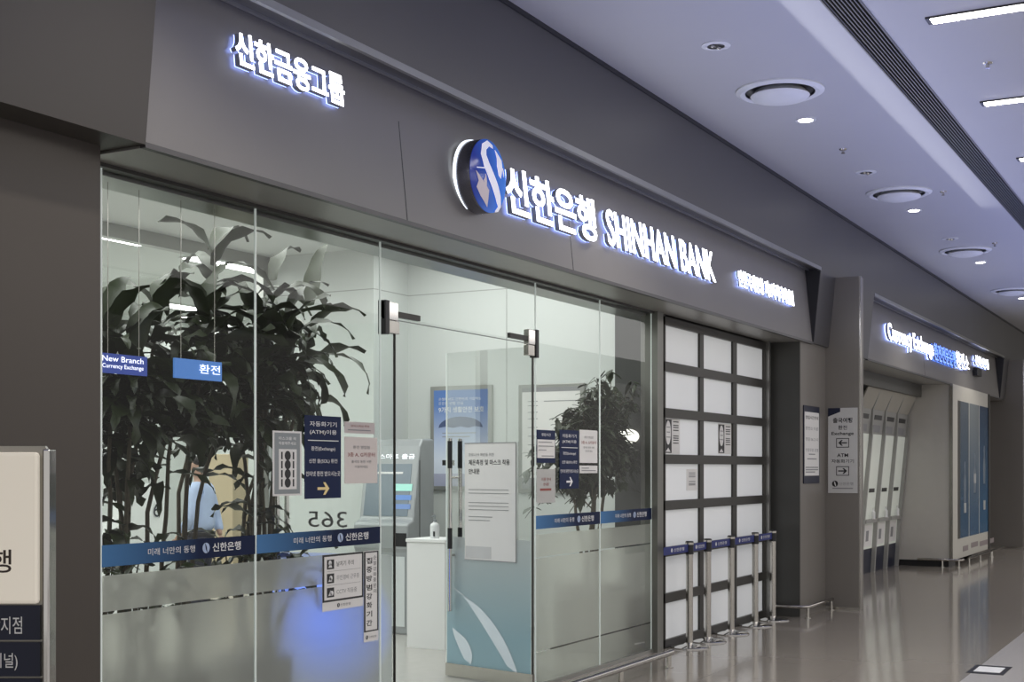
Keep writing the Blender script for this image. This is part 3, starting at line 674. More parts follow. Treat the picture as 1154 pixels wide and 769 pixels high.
# ---------------------------------------------------------------- bumper rails at floor level
def rail(label, pts, posts, z=0.12, r=0.02):
    t = thing('bumper_rail', label, 'rail', (pts[0][0], pts[0][1], 0))
    obj('tube', MB().tube([(x, y, z) for x, y in pts], r, 12), mat('rail_steel', (.42, .40, .37), .18, 1.0), t, smooth=True)
    for x, y in posts:
        obj('foot', MB().tube([(x, y, 0), (x, y, z)], r*0.8, 8).lathe([(0.035, 0), (0.035, .008), (.02, .012)], (x, y, 0), 16), M_steel, t, smooth=True)
    return t
XR = PX(757, -.48)
rail('low steel bumper rail at the foot of the glass near the shutter', [(PX(610, -.48), -.48), (XR, -.48)], [(PX(640, -.48), -.48), (PX(700, -.48), -.48), (XR-.06, -.48)], r=.026)
rail('low steel bumper rail around the second pillar', [(XP0-.1, -.05), (XP0-.1, -.42), (XP0-.06, -.46), (XP1-.06, -.46)], [(XP0-.06, -.46), (XP1-.1, -.46)])

# ---------------------------------------------------------------- pillar notices
y = Y_P2-0.002
th, P, W, H = notice('pillar_notice', 'tall white notice with navy ends on the second pillar', 'notice', 905, 922.5, 458, 545, M_navyd, y=y, t=.01)
panel('white_field', P(.04, .10, .001), UX, UZ, .92*W, .82*H, .0008, M_paper, th)
for k, s in enumerate(('영업시간안내', '환전소 이용', '평일 06-21시', '연중무휴 운영')):
    centre(s, M_ink if k == 0 else M_inkg, lambda a, b, off=.0015: P(a, b, .002), W, H, .85-.14*k, .8, .045, th)
bars(P(0, 0, .002), UX, UZ, [(.3*W, .7*W, .37*H), (.2*W, .8*W, .31*H), (.1*W, .9*W, .2*H), (.1*W, .9*W, .17*H), (.1*W, .7*W, .14*H)], M_inkg, th, .012)
# exchange sign on the column, facing back along the concourse
yl, yr = PY(933.5, XP1), PY(966.5, XP1); zt, zb = PZX(950, 460, XP1), PZX(950, 556, XP1)
W, H = yl-yr, zt-zb
th = thing('direction_sign', 'white vertical exchange and ATM arrow sign on the projecting column', 'sign', (XP1, (yl+yr)/2, zb))
def Q(a, b, off=.002): return Vector((XP1-.012-off, yl-a*W, zb+b*H))
panel('board', Q(0, 0, 0), UY, UZ, W, H, .012, mat('sign_white', (0.62, 0.62, 0.61), 0.45), th)
obj('dark_corner', MB().prism([(0, .90*H), (.42*W, .955*H), (.42*W, 1.0*H), (0, 1.0*H)], Q(0, 0, .0006), UY, UZ, (-1, 0, 0), .0006), M_navyd, th)
def cen(s, cy, w, h, m=M_ink, cx=.5, b=.008): lettering(s, m, Q(cx-w/2, cy-h/2), UY, UZ, w*W, h*H, th, name='text_line', bold=b)
cen('출국여행', .855, .66, .06, b=.02); cen('환전', .77, .30, .05); cen('Exchange', .695, .76, .05, b=.015)
cen('ATM', .445, .38, .042, b=.015); cen('자동화기기', .375, .76, .045)
for cy, s in ((.59, -1), (.26, 1)):
    fm = MB(); hw, hh = .22*W, .055*H; o_ = Q(.5, cy, .0008)
    for a, b, c, d in ((-hw, hw, hh-.008, hh), (-hw, hw, -hh, -hh+.008), (-hw, -hw+.008, -hh, hh), (hw-.008, hw, -hh, hh)):
        fm.prism([(a, c), (b, c), (b, d), (a, d)], o_, UY, UZ, (-1, 0, 0), .0006)
    obj('arrow_box', fm, M_ink, th)
    arrow(Q(.5, cy, .0008), UY*s, UZ, .3*W, th, M_ink)
emblem(Q(.24, .11, .0008), UY, UZ, .035, th, M_ink, M_inkw); cen('신한은행', .11, .48, .035, M_inkg, .62, 0); bars(Q(0, 0, .0008), UY, UZ, [(.15*W, .85*W, .05*H)], M_inkg, th, .012)

# ---------------------------------------------------------------- near free-standing sign at the left edge
fw = Vector((CO, SI, 0)); rt = Vector((SI, -CO, 0))
dS = 4.3
def N(px, py, back=0.0): return CAMP(dS, px, None, py)+fw*back
sg = thing('standing_sign', 'free-standing cream and navy branch sign at the left edge before the taupe pillar', 'sign', tuple(CAMP(dS, -40, 0.0)))
pxm = dS/F                               # metres per pixel here
bw = 0.86
R0 = N(47, 528)
def S(a, z, off=0): return Vector((R0.x, R0.y, z))-rt*(bw-a)-fw*off
zc0, zc1 = EYE+(VY-680)*pxm, EYE+(VY-510)*pxm
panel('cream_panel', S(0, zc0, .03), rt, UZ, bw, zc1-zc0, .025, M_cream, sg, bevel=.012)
zz = [EYE+(VY-v)*pxm for v in (682, 721, 723.5, 762, 764.5, 800, 803, 840)]
for k in range(4):
    q_ = panel('navy_panel', S(0.0, zz[2*k+1], .015), rt, UZ, bw, zz[2*k]-zz[2*k+1], .02, M_navyd, sg)
    if k < 2:
        px_, w_ = ((0.0, .60), (0.0, .62))[k]
        s_ = ('인천국제공항지점', '(제2여객터미널)')[k]; ww = (.47, .42)[k]; hh = .056
        r_end = bw-(48-(28, 23)[k])*pxm
        lettering(s_, M_inkw, S(r_end-ww*.62, zz[2*k+1]+.02, .017), rt, UZ, ww*.62, hh, q_, name='panel_text', bold=.004)
nm = lettering('신한은행', mat('brown_ink', (.05, .035, .03), .5), S(bw-(48-18)*pxm-.31, EYE+(VY-645)*pxm, .032), rt, UZ, .31, 26*pxm, sg, name='bank_name', bold=.01)
zf1 = EYE+(VY-503)*pxm
obj('backing_frame', MB().prism([(-.02, .3), (bw+.03, .3), (bw+.03, zf1-.03), (bw+.01, zf1), (-.0, zf1), (-.02, zf1-.03)], S(0, 0, -.02), rt, UZ, -fw, .02), mat('frame_champagne', (.42, .40, .36), .3, .6), sg)
for a in (-.035, bw+.012):
    obj('side_post', MB().prism([(a, .02), (a+.022, .02), (a+.022, zf1-.01), (a, zf1-.01)], S(0, 0, -.04), rt, UZ, -fw, .07), M_chrome, sg, bevel=.005)
obj('base_plate', MB().prism([(-.05, 0), (bw+.06, 0), (bw+.06, .02), (-.05, .02)], S(0, 0, -.2), rt, UZ, -fw, .4), M_steel, sg)

# ---------------------------------------------------------------- ceiling fittings
def at_ceil(px, py): return PH(px, py, Z_CEIL)
vents = [(879, 104, 'nearest'), (1013, 219, 'second'), (1088, 284, 'third'), (1141, 329, 'fourth')]
for px, py, wd in vents:
    x, y_ = at_ceil(px, py-2)
    t = thing('ceiling_vent', 'round white ceiling air diffuser, %s along the shopfront' % wd, 'vent', (x, y_, Z_CEIL), 'round ceiling diffusers')
    obj('outer_ring', MB().lathe([(0.265, 0.0), (0.335, 0.0), (0.335, -0.012), (0.30, -0.03), (0.265, -0.02)], (x, y_, Z_CEIL), 48, cap=False), M_white, t, smooth=True)
    obj('dark_gap', MB().lathe([(0.001, -0.004), (0.265, -0.004), (0.265, -0.006), (0.001, -0.006)], (x, y_, Z_CEIL), 48), M_black, t)
    obj('centre_disc', MB().lathe([(0.19, -0.006), (0.225, -0.045), (0.21, -0.062), (0.12, -0.085), (0.001, -0.095)], (x, y_, Z_CEIL), 48), M_white, t, smooth=True)
for px, py, wd in [(908, 135, 'nearest'), (1030, 237, 'second'), (1105, 295.5, 'third'), (1152, 336, 'fourth')]:
    x, y_ = at_ceil(px, py)
    t = thing('downlight', 'small bright round downlight beside the %s diffuser' % wd, 'ceiling light', (x, y_, Z_CEIL), 'round downlights')
    obj('trim_ring', MB().lathe([(0.06, 0), (0.085, 0), (0.085, -.006), (0.062, -.008)], (x, y_, Z_CEIL), 32, cap=False), M_white, t, smooth=True)
    obj('lamp', MB().lathe([(0.062, -.004), (0.055, -.010), (0.001, -.014)], (x, y_, Z_CEIL), 32), M_lamp, t, smooth=True)
for px, py, wd in [(807, 51, 'nearest'), (976, 194, 'second'), (1071, 269, 'third')]:
    x, y_ = at_ceil(px, py)
    t = thing('spot_fitting', 'small dark two-eyed ceiling fitting, %s, before a diffuser' % wd, 'ceiling fitting', (x, y_, Z_CEIL), 'small ceiling fittings')
    obj('trim_ring', MB().lathe([(0.055, 0), (0.10, 0), (0.10, -.006), (0.06, -.010)], (x, y_, Z_CEIL), 32, cap=False), M_white, t, smooth=True)
    obj('recess', MB().lathe([(0.001, -.002), (0.058, -.002), (0.058, -.004), (0.001, -.004)], (x, y_, Z_CEIL), 32), M_black, t)
    for s in (-1, 1): obj('lens', MB().lathe([(0.018, -.004), (0.016, -.02), (0.001, -.024)], (x+s*.024, y_-s*.012, Z_CEIL), 16), M_chrome, t, smooth=True)
for px, py, wd in [(950, 168, 'left of the slot grille'), (1113, 71, 'between the two linear lights'), (1121, 274, 'far left of the slot grille'), (1063, 216, 'small, beside the slot grille')]:
    x, y_ = at_ceil(px, py)
    props(obj('sprinkler', MB().lathe([(0.035, 0), (0.03, -.01), (0.012, -.014), (0.012, -.035), (0.02, -.04), (0.001, -.042)], (x, y_, Z_CEIL), 20), M_steel, smooth=True), 'tiny metal sprinkler head in the ceiling, %s' % wd, 'sprinkler', 'ceiling sprinklers')
for i, (px, py) in enumerate([(1050, 22), (1110, 116), (1150, 179)]):
    x, y_ = at_ceil(px, py)
    t = thing('linear_light', ['nearest', 'second', 'third'][i]+' white linear ceiling light right of the slot grille', 'ceiling light', (x, y_, Z_CEIL), 'linear ceiling lights')
    obj('frame', MB().box(x-.065, x+.065, y_-2.4, y_+.03, Z_CEIL-.012, Z_CEIL), M_frame, t)
    obj('diffuser', MB().box(x-.05, x+.05, y_-2.38, y_, Z_CEIL-.016, Z_CEIL-.004), M_lamp, t)
# floor sticker
x, y_ = PH(1115, 755.5, 0.0)
fsn = thing('floor_marker', 'dark rectangular floor marker with pale centre on the lighter tiles', 'floor marker', (x, y_, 0))
obj('dark_plate', MB().box(x-.24, x+.24, y_-.14, y_+.14, 0.0, .003), M_black, fsn)
obj('pale_centre', MB().box(x-.15, x+.15, y_-.10, y_+.10, .003, .005), M_inkw, fsn)

# ---------------------------------------------------------------- far shop: cash machines, wall, ad window
XA = PX(1008.8, 0.17)
XA = 22.6
YB = PY(1008.8, XA); pr = [(YB, 0.0), (PY(1012, XA), 0.8), (PY(1021, XA), PZX(1021, 493, XA)), (PY(1024, XA), PZX(1024, 468, XA)), (PY(1034, XA), PZX(1034, 446, XA))]
M_atmw = mat('cash_machine_white', (0.62, 0.64, 0.58), 0.35, noise=0.03, emit=(0.8, 0.85, 0.75), es=0.16)
M_atmg = mat('cash_machine_grey', (0.34, 0.34, 0.32), 0.4)
M_canopy = mat('cash_machine_canopy', (0.40, 0.38, 0.33), 0.45)
def atm_far(x1, lab, wd):
    w = .83; x0 = x1-w; t = thing('cash_machine', lab, 'cash machine', (x0, pr[0][0], 0), 'cash machines of the far shop')
    def Y_at(z):
        for (ya, za), (yb_, zb_) in zip(pr, pr[1:]):
            if za <= z <= zb_: return ya+(yb_-ya)*(z-za)/(zb_-za)
        return pr[-1][0]
    def sheet(n, z0, z1, a, b, m, off=0.0, th=.02):
        return obj(n, MB().prism([(Y_at(z0)-off, z0), (Y_at(z1)-off, z1), (Y_at(z1)-off+th, z1), (Y_at(z0)-off+th, z0)], (x0+a*w, 0, 0), (0, 1, 0), (0, 0, 1), (1, 0, 0), (b-a)*w), m, t)
    z2, z3, z4 = pr[2][1], pr[3][1], pr[4][1]
    sheet('plinth', 0.0, .38, .0, .93, M_navyd); 
    bd = MB()
    for a, b in ((.38, .8), (.8, z2)): bd.prism([(Y_at(a), a), (Y_at(b), b), (.9, b), (.9, a)], (x0, 0, 0), (0, 1, 0), (0, 0, 1), (1, 0, 0), w*.93)
    obj('body', bd, M_atmw, t)
    sheet('header', z2, z3, 0, .96, M_atmg); sheet('canopy', z3, z4, 0, .96, M_canopy, .004)
    obj('fin', MB().prism([(pr[0][0]-.06, 0), (pr[1][0]-.06, .8), (pr[2][0]-.05, z2), (pr[3][0]-.02, z3), (pr[4][0], z4), (.6, z4), (.6, 0)], (x0+.93*w, 0, 0), (0, 1, 0), (0, 0, 1), (1, 0, 0), .07*w), M_atmg, t)
    sheet('keypad_shelf', .78, .84, .08, .88, M_atmg, .06, .06); sheet('screen', 1.25, 1.31, .35, .75, M_black, .006)
    sheet('front_notice', .42, .76, .14, .84, M_paper, .006); sheet('notice_print', .5, .66, .38, .58, M_inkg, .008)
    sheet('number_plate', z2+.22, z2+.29, .2, .75, M_black, .006); sheet('header_print', z2+.03, z2+.14, .2, .7, M_inkg, .006)
    bt = MB().lathe([(.03, 0), (.03, .11), (.012, .13), (.012, .16), (.018, .165), (.001, .17)], (x0+.6*w, Y_at(.84)-.06, .84), 12)
    props(obj('sanitizer_bottle', bt, M_white, None, smooth=True), 'white pump bottle on the ledge of the %s cash machine' % wd, 'bottle', 'pump bottles on the far cash machines')
for k, lab in enumerate(['rightmost far cash machine, next to the grey return wall', 'second far cash machine from the grey return wall', 'third far cash machine from the grey return wall', 'leftmost visible far cash machine, partly behind the column', 'hidden far cash machine behind the projecting column']):
    if k < 4: atm_far(XA-k*.83, lab, ('rightmost far', 'second rightmost far', 'third rightmost far', 'leftmost far')[k])
struct('trim_8', MB().box(XP1+.3, PX(1060, -.1), 0.05, 1.2, 2.80, Z_S), M_pillard, 'dark soffit over the far cash machines')
struct('wall_far_return', MB().box(XA+.02, PX(1078, -.42), -.42, 1.4, 0.10, Z_S), mat('return_wall_grey', (0.56, 0.54, 0.50), 0.3, 0.1, noise=.04), 'grey return wall beside the far cash machines')
struct('baseboard_far', MB().box(XA+.04, PX(1078, -.42)+.1, -.38, 1.3, 0.0, 0.10), M_black)
struct('wall_far_panel', MB().box(XA+.02, PX(1114.5, -.42), -.432, -.421, 0.1, Z_S), mat('cream_panel', (0.62, 0.60, 0.53), 0.4, noise=.03), 'cream wall panel around the blue poster window')
struct('trim_9', MB().box(XA+.0, XA+.05, -.445, -.40, 0.1, Z_S), M_steel, 'bright steel corner edge of the return wall')
struct('wall_far_block', MB().box(PX(1078, -.42), PX(1114.5, -.42), -.42, 1.4, 0.1, Z_S), M_pillar)
struct('wall_far_recess', MB().box(PX(1114.5, -.42), PX(1134, -.1), -.1, .5, 0, Z_S), M_pillar)
struct('wall_back_far', MB().box(XP1+.2, XA+.1, 1.2, 1.3, 0, Z_S), M_pillard)
ya = -.434
ad = thing('poster_window', 'tall blue-grey poster window in three strips on the cream wall', 'poster', (PX(1098, ya), ya, PZ(1098, 598, ya)))
zA, zB = PZ(1098, 603, ya), PZ(1098, 456, ya)
M_ad = [grad_mat('ad_blue_a', (.05, .14, .26), (.16, .19, .22), 2, 0, 1, .15), grad_mat('ad_blue_b', (.06, .16, .30), (.30, .34, .36), 2, 0, .9, .15), grad_mat('ad_blue_c', (.05, .17, .33), (.06, .10, .17), 2, 0, 1, .15)]
ed = [1082, 1092.5, 1104, 1114]
for k in range(3):
    s_ = panel('poster_strip', (PX(ed[k], ya), ya, zA), UX, UZ, PX(ed[k+1], ya)-PX(ed[k], ya)-.06, zB-zA, .006, M_ad[k], ad)
    xm = (PX(ed[k], ya)+PX(ed[k+1], ya))/2
    fig = MB(); zz0 = zA+.6+.15*k
    fig.prism([(-.10, 0), (.10, 0), (.12, .35), (.05, .50), (.07, .62), (.04, .70), (-.04, .70), (-.07, .62), (-.05, .50), (-.13, .35)], (xm, ya-.001, zz0), UX, UZ, (0, -1, 0), .001)
    obj('pale_figure', fig, mat('ad_pale', (.14, .19, .25), .3), s_)
    obj('white_card', MB().prism([(-.11, 0), (.11, 0), (.11, .17), (-.11, .17)], (xm+.02, ya-.002, zA+.42+.5*(k % 2)), UX, UZ, (0, -1, 0), .001), mat('ad_card', (.5, .52, .52), .3), s_)
obj('frame', MB().box(PX(1079.5, ya), PX(1082, ya), ya-.004, ya, zA, zB).box(PX(1114, ya)-.06, PX(1114.5, ya), ya-.02, ya, 0.1, Z_S), M_frame, ad)
bars((PX(1084, ya), ya-.001, PZ(1098, 618, ya)), UX, UZ, [(.1, .6, 0), (.9, 1.6, .02), (1.8, 3.4, .0)], mat('ad_caption', (.3, .25, .25), .5), ad, .09, 'caption')
XR2 = XA+.02
rail('low steel bumper rail running along the grey return wall', [(XR2-.1, .1), (XR2-.1, -.55), (XR2-.05, -.6), (XR2+.1, -.6)], [(XR2-.1, -.3), (XR2-.1, -.56)])
rail('low steel bumper rail with feet under the blue poster window', [(XR2+.5, -.62), (XR2+2.2, -.62), (PX(1132, -.62), -.62)], [(XR2+.5, -.62), (XR2+1.6, -.62), (XR2+2.8, -.62), (PX(1118, -.62), -.62)])

# ---------------------------------------------------------------- interior of the cash corner
XW = 12.0; XJ = 11.35
YJ = PY(460, XW); YPt = PY(300, XJ); ZI = 3.89
XW0 = -2.0
struct('floor_3', MB().box(XW0, XW, 0.05, 10, 0, 0.004), mat('inner_floor', (0.42, 0.41, 0.38), 0.2, noise=.05), 'pale floor inside the bank')
struct('ceiling_2', MB().box(XW0, XW+.2, 0.26, 11, ZI, ZI+.1), mat('inner_ceiling', (.66, .68, .66), .6, noise=.02), 'white ceiling inside the bank')
ww = struct('wall_right', MB().box(XW, XW+.15, .03, YJ+.1, 0, ZI), M_wallw, 'white wall with posters inside')
zs = PZX(460, 333.6, XW)
obj('wall_joint', MB().box(XW-.002, XW, .5, YJ, zs-.004, zs+.004).box(XW-.002, XW, PY(571, XW)-.004, PY(571, XW)+.004, 0, zs), mat('joint_grey', (.35, .36, .35), .5), ww)
wj = struct('wall_jog', MB().box(XJ+.12, XW+.1, YJ, YJ+.12, 0, ZI), M_wallw)
wj2 = struct('wall_jog_side', MB().box(XJ, XJ+.12, YJ, YPt, 0, ZI), M_wallw)
obj('wall_joint', MB().box(XJ-.002, XJ, YJ, YPt, zs-.004, zs+.004), MATS['joint_grey'], wj2)
obj('wall_joint', MB().box(XJ, XW, YJ-.002, YJ, zs-.004, zs+.004), MATS['joint_grey'], wj)
struct('wall_left_inner', MB().box(XW0-.1, XW0, .03, 11, 0, ZI), M_wallw)
struct('wall_back', MB().box(XW0, 16, 10.0, 10.2, 0, ZI), M_wallw, 'far white wall of the banking hall')
struct('wall_back_right', MB().box(16, 16.1, YPt, 10, 0, ZI), M_wallw)
struct('ceiling_3', MB().box(XW+.2, 16, YPt, 11, ZI, ZI+.1), MATS['inner_ceiling']); struct('floor_4', MB().box(XW, 16, YPt, 10, 0, .004), MATS['inner_floor'])
struct('wall_jog_hall', MB().box(XJ+.12, 16, YPt-.1, YPt, 0, ZI), M_wallw)
struct('wall_inner_upper', MB().box(XW0, XW, .05, .26, Z_S+.021, ZI), M_wallw)
struct('wall_inner_pillar', MB().box(XW-.45, XW, .27, PY(693, XW-.45), 0, ZI), M_innerd, 'dark inner pillar beside the last glass pane')
# glazed partition to the hall
pt = struct('partition'); pt['label'] = 'aluminium framed glass partition to the banking hall'
obj('top_beam', MB().box(XW0, XJ, YPt-.05, YPt+.05, ZI-.13, ZI), M_alu, pt)
for x in (XJ-.06, XJ-5.2): obj('post', MB().box(x-.05, x+.05, YPt-.05, YPt+.05, 0, ZI-.13), M_alu, pt)
obj('glass', MB().quad((XW0, YPt, .05), (XJ-.1, YPt, .05), (XJ-.1, YPt, ZI-.13), (XW0, YPt, ZI-.13)), M_glass2, pt)
# hall ceiling lights
for i, (px, py, dx) in enumerate([(118, 263, 1.2), (260, 297, 1.3), (205, 345, 1.2), (150, 365, 1.2)]):
    x, y_ = PH(px, py, ZI)
    if y_ > 9.5: y_ = 9.3
    t = thing('hall_light', ['bright linear hall light by the near pillar', 'bright linear hall light behind the upper plant leaves', 'far linear hall light seen through the leaves', 'farthest linear hall light low behind the leaves'][i], 'ceiling light', (x, y_, ZI), 'linear hall lights')
    obj('frame', MB().box(x-dx/2, x+dx/2, y_-.16, y_+.16, ZI-.02, ZI), M_white, t)
    obj('diffuser', MB().box(x-dx/2+.03, x+dx/2-.03, y_-.13, y_+.13, ZI-.03, ZI-.01), emat('hall_lamp', (1, 1, .97), 12.0), t)
# hall furnishings
def hp(px, Y): return PX(px, Y)
x0, x1 = hp(135, 6.2), hp(187, 6.2)
ct = thing('counter_screen', 'white counter screen panel marked 6 behind the plant canes', 'counter', ((x0+x1)/2, 6.2, 0))
obj('panel', MB().box(x0, x1, 6.2, 6.3, 0, PZ(185, 545, 6.2)), M_white, ct); obj('desk', MB().box(x0, x1, 6.3, 6.9, 0, 1.05), M_white, ct)
lettering('6', M_ink, (hp(173, 6.19), 6.19, PZ(177, 583, 6.19)), UX, UZ, hp(181, 6.19)-hp(173, 6.19), PZ(177, 566, 6.19)-PZ(177, 583, 6.19), ct, name='number')
x0, x1 = hp(262, 6.8), hp(280, 6.8)
props(obj('beige_cabinet', MB().box(x0, x1, 6.8, 7.2, 0, PZ(270, 512, 6.8)), mat('beige_wood', (.42, .34, .22), .5, noise=.15, stretch=(1, 1, .1)), bevel=.01), 'tall beige cabinet in the hall behind the person', 'cabinet')
def reflected_sign(lab, px0, px1, py0, py1, Y, txt, m, u0):  # boards added to imitate sign reflections in the shopfront glass
    x0, x1, z0, z1 = hp(px0, Y), hp(px1, Y), PZ((px0+px1)/2, py1, Y), PZ((px0+px1)/2, py0, Y)
    t = thing('sign_reflection', lab, 'sign', (x0, Y, z0)); panel('board', (x0, Y, z0), UX, UZ, x1-x0, z1-z0, .012, m, t)
    n = len(txt)
    for i, s in enumerate(txt):
        h = (z1-z0)/(n+.5); lettering(s, emat('reflection_text_light', (.9, .92, 1), 1.5), (x0+(x1-x0)*u0, Y-.004, z1-(i+1)*h), UX, UZ, (x1-x0)*.9*(1-u0), h*.7, t, name='sign_text')
    for x in (x0+.05, x1-.05): obj('added_wire', MB().tube([(x, Y+.006, z1), (x, Y+.006, 2.966)], .002, 6), M_steel, t)
reflected_sign('blue board imitating the reflection of an exchange sign by the near pillar', 113.5, 166, 400, 422, .13, ['New Branch', 'Currency Exchange'], mat('reflection_blue_dark', (.03, .05, .2), .4, emit=(.05, .1, .5), es=.4), .02)
reflected_sign('small bright blue board imitating a sign reflection before the tallest plant', 197, 250, 406, 428, .13, ['환전'], mat('reflection_blue_light', (.08, .2, .5), .4, emit=(.08, .25, .7), es=.5), .5)

# posters on the white wall
def wall_poster(name, lab, px0, px1, py0, py1, m_field):
    ya_, yb_ = PY(px0, XW), PY(px1, XW); pm = (px0+px1)/2; z1, z0 = PZX(pm, py0, XW), PZX(pm, py1, XW)
    t = thing(name, lab, 'poster', (XW, (ya_+yb_)/2, z0)); W, H = ya_-yb_, z1-z0
    obj('frame', MB().box(XW-.035, XW, yb_, ya_, z0, z1), M_alu, t, .004)
    def Q(a, b, off=.0): return Vector((XW-.037-off, ya_-a*W, z0+b*H))
    panel('print', Q(.06, .04), UY, UZ, .88*W, .92*H, .001, m_field, t); return t, Q, W, H
t, Q, W, H = wall_poster('framed_poster', 'framed blue poster with a dark umbrella on the white inner wall', 487, 556, 435, 553, grad_mat('poster_sky', (.62, .68, .78), (.10, .20, .48), 2, .28, .85, .4, .1))
lettering('은행에서도 간편하게 가입하는', M_inkw, Q(.14, .86, .002), UY, UZ, .70*W, .028*H, t, name='text_line'); lettering('든든한 생활 안심', M_inkw, Q(.14, .82, .002), UY, UZ, .40*W, .028*H, t, name='text_line')
lettering('9가지 생활안전 보호', M_inkw, Q(.14, .745, .002), UY, UZ, .74*W, .055*H, t, name='headline', bold=.01)
um = [(-.36*W, 0)]+[(.36*W*math.cos(PI-a*PI/12), .105*H*math.sin(a*PI/12)) for a in range(1, 12)]+[(.36*W, 0)]+[(.24*W, .012*H), (.12*W, -.002*H), (0, .012*H), (-.12*W, -.002*H), (-.24*W, .012*H)]
obj('umbrella', MB().prism(um, Q(.5, .60, .001), UY, UZ, (-1, 0, 0), .001), mat('umbrella_blue', (.07, .10, .22), .5), t)
bars(Q(0, 0, .001), UY, UZ, [(.2*W, .75*W, .545*H), (.2*W, .65*W, .51*H)], M_inkg, t, .008); panel('dark_badge', Q(.2, .24, .001), UY, UZ, .2*W, .05*H, .001, M_ink, t)
panel('lilac_foot', Q(.06, .04, .0005), UY, UZ, .88*W, .12*H, .001, mat('lilac', (.45, .47, .62), .5), t)
t, Q, W, H = wall_poster('framed_poster', 'framed white rate board on the white inner wall behind the fine-leaved plant', 586, 660, 433, 556, M_paper)
panel('dark_header', Q(.06, .93, .001), UY, UZ, .88*W, .04*H, .001, M_inkg, t); panel('dark_footer', Q(.06, .04, .001), UY, UZ, .88*W, .10*H, .001, M_inkg, t)
bars(Q(0, 0, .001), UY, UZ, [(.15*W, .3*W, z*H) for z in (.84, .80, .74, .68, .60, .52, .44)]+[(.4*W, .9*W, .84*H)], M_inkg, t, .007)
# glowing white oval set on the dark pillar
XG1 = XW-.45; yo = PY(705, XG1-.1); zo = PZX(705, 492, XG1-.1)
t = thing('glowing_oval', 'small glowing white oval on the dark inner pillar', 'lamp', (XG1-.1, yo, zo))
obj('oval_body', MB().lathe([(.112, 0), (.112, .02), (.09, .035), (.001, .045)], (XG1-.04, yo, zo), 40, 'x', 1, .62), emat('oval_glow', (1, .98, .88), 1.3), t, smooth=True)
obj('mount', MB().box(XG1-.04, XG1-.01, yo-.03, yo+.03, zo-.03, zo+.03), M_steel, t)

# near cash machine
ax = XJ-.52; y0, y1 = PY(460, ax), PY(398, ax)
t = thing('cash_machine', 'tall grey cash machine with slanted screen seen through the doorway', 'cash machine', (ax+.2, (y0+y1)/2, 0))
prof = [(ax+.02, 0), (ax+.02, .80), (ax, .84), (ax, 1.08), (ax+.10, 1.12), (ax+.22, 1.84), (ax+.27, 1.91), (XJ-.04, 1.91), (XJ-.04, 0)]
M_ag = mat('atm_body_grey', (.36, .38, .39), .35, .2)
obj('body', MB().prism(prof, (0, y0, 0), (1, 0, 0), (0, 0, 1), (0, 1, 0), y1-y0), M_ag, t, bevel=.02)
sd = Vector((.12, 0, .72)).normalized(); so = Vector((ax+.10, 0, 1.12))
def sl(yv, s, off=.004): return Vector((so.x, yv, so.z))+sd*s+Vector((-sd.z, 0, sd.x))*off
panel('screen', sl(y1-.05, .03), UY, sd, .52, .52, .006, mat('atm_screen', (.10, .13, .15), .15, emit=(.25, .32, .38), es=.25), t)
for k, (s, h, c) in enumerate(((.28, .07, (.30, .60, .52)), (.19, .05, (.10, .20, .45)), (.10, .05, (.12, .2, .4)))):
    panel('screen_button', sl(y0+.25, s, .007), UY, sd, .2, h, .001, mat('btn%d' % k, c, .3, emit=c, es=.5), t)
lettering('스마트 출금', emat('atm_text', (.9, .95, 1), 1.2), sl(y0+.47, .60, .006), UY, sd, .42, .05, t, name='header_text')
panel('button_row', sl(y0+.47, .45, .007), UY, sd, .3, .02, .001, M_inkw, t)
panel('card_slot', (ax-.004, y0+.16, .86), UY, UZ, .14, .13, .006, M_black, t); panel('side_seam', (ax+.2, y0-.003, .2), (1, 0, 0), UZ, .01, 1.5, .001, M_frame, t)
panel('lower_door', (ax+.014, y1-.05, .08), UY, UZ, y1-y0-.1, .68, .004, mat('atm_lower', (.62, .66, .66), .35), t)
# white plinth with sanitizer
cx0, cx1 = 10.1, 10.5; cy1 = PY(457, 10.1); cy0 = PY(502, 10.1)
t = thing('plinth', 'plain white plinth standing beside the grey cash machine', 'plinth', (10.3, (cy0+cy1)/2, 0))
obj('body', MB().box(cx0+.01, cx1-.01, cy0+.01, cy1-.01, 0, .955), M_white, t); obj('top', MB().box(cx0, cx1, cy0, cy1, 0.955, 0.985), M_white, t, .004)
bx2, by2 = 10.25, PY(490, 10.25)
t = thing('sanitizer_bottle', 'clear white hand sanitizer pump bottle on the white plinth', 'bottle', (bx2, by2, 0.985))
obj('bottle', MB().lathe([(.04, 0), (.042, .01), (.042, .11), (.036, .13), (.015, .145), (.015, .155)], (bx2, by2, 0.985), 24), mat('bottle_white', (.7, .72, .72), .3), t, smooth=True)
obj('pump', MB().lathe([(.018, .155), (.018, .17), (.006, .172), (.006, .20), (.012, .202), (.012, .212), (.001, .214)], (bx2, by2, 0.985), 16).tube([(bx2, by2, 1.19), (bx2-.04, by2+.01, 1.18)], .005, 6), M_greyp, t, smooth=True)
panel('label', (bx2-.043, by2-.008, 1.005), UY, UZ, .02, .045, .001, M_ink, t)

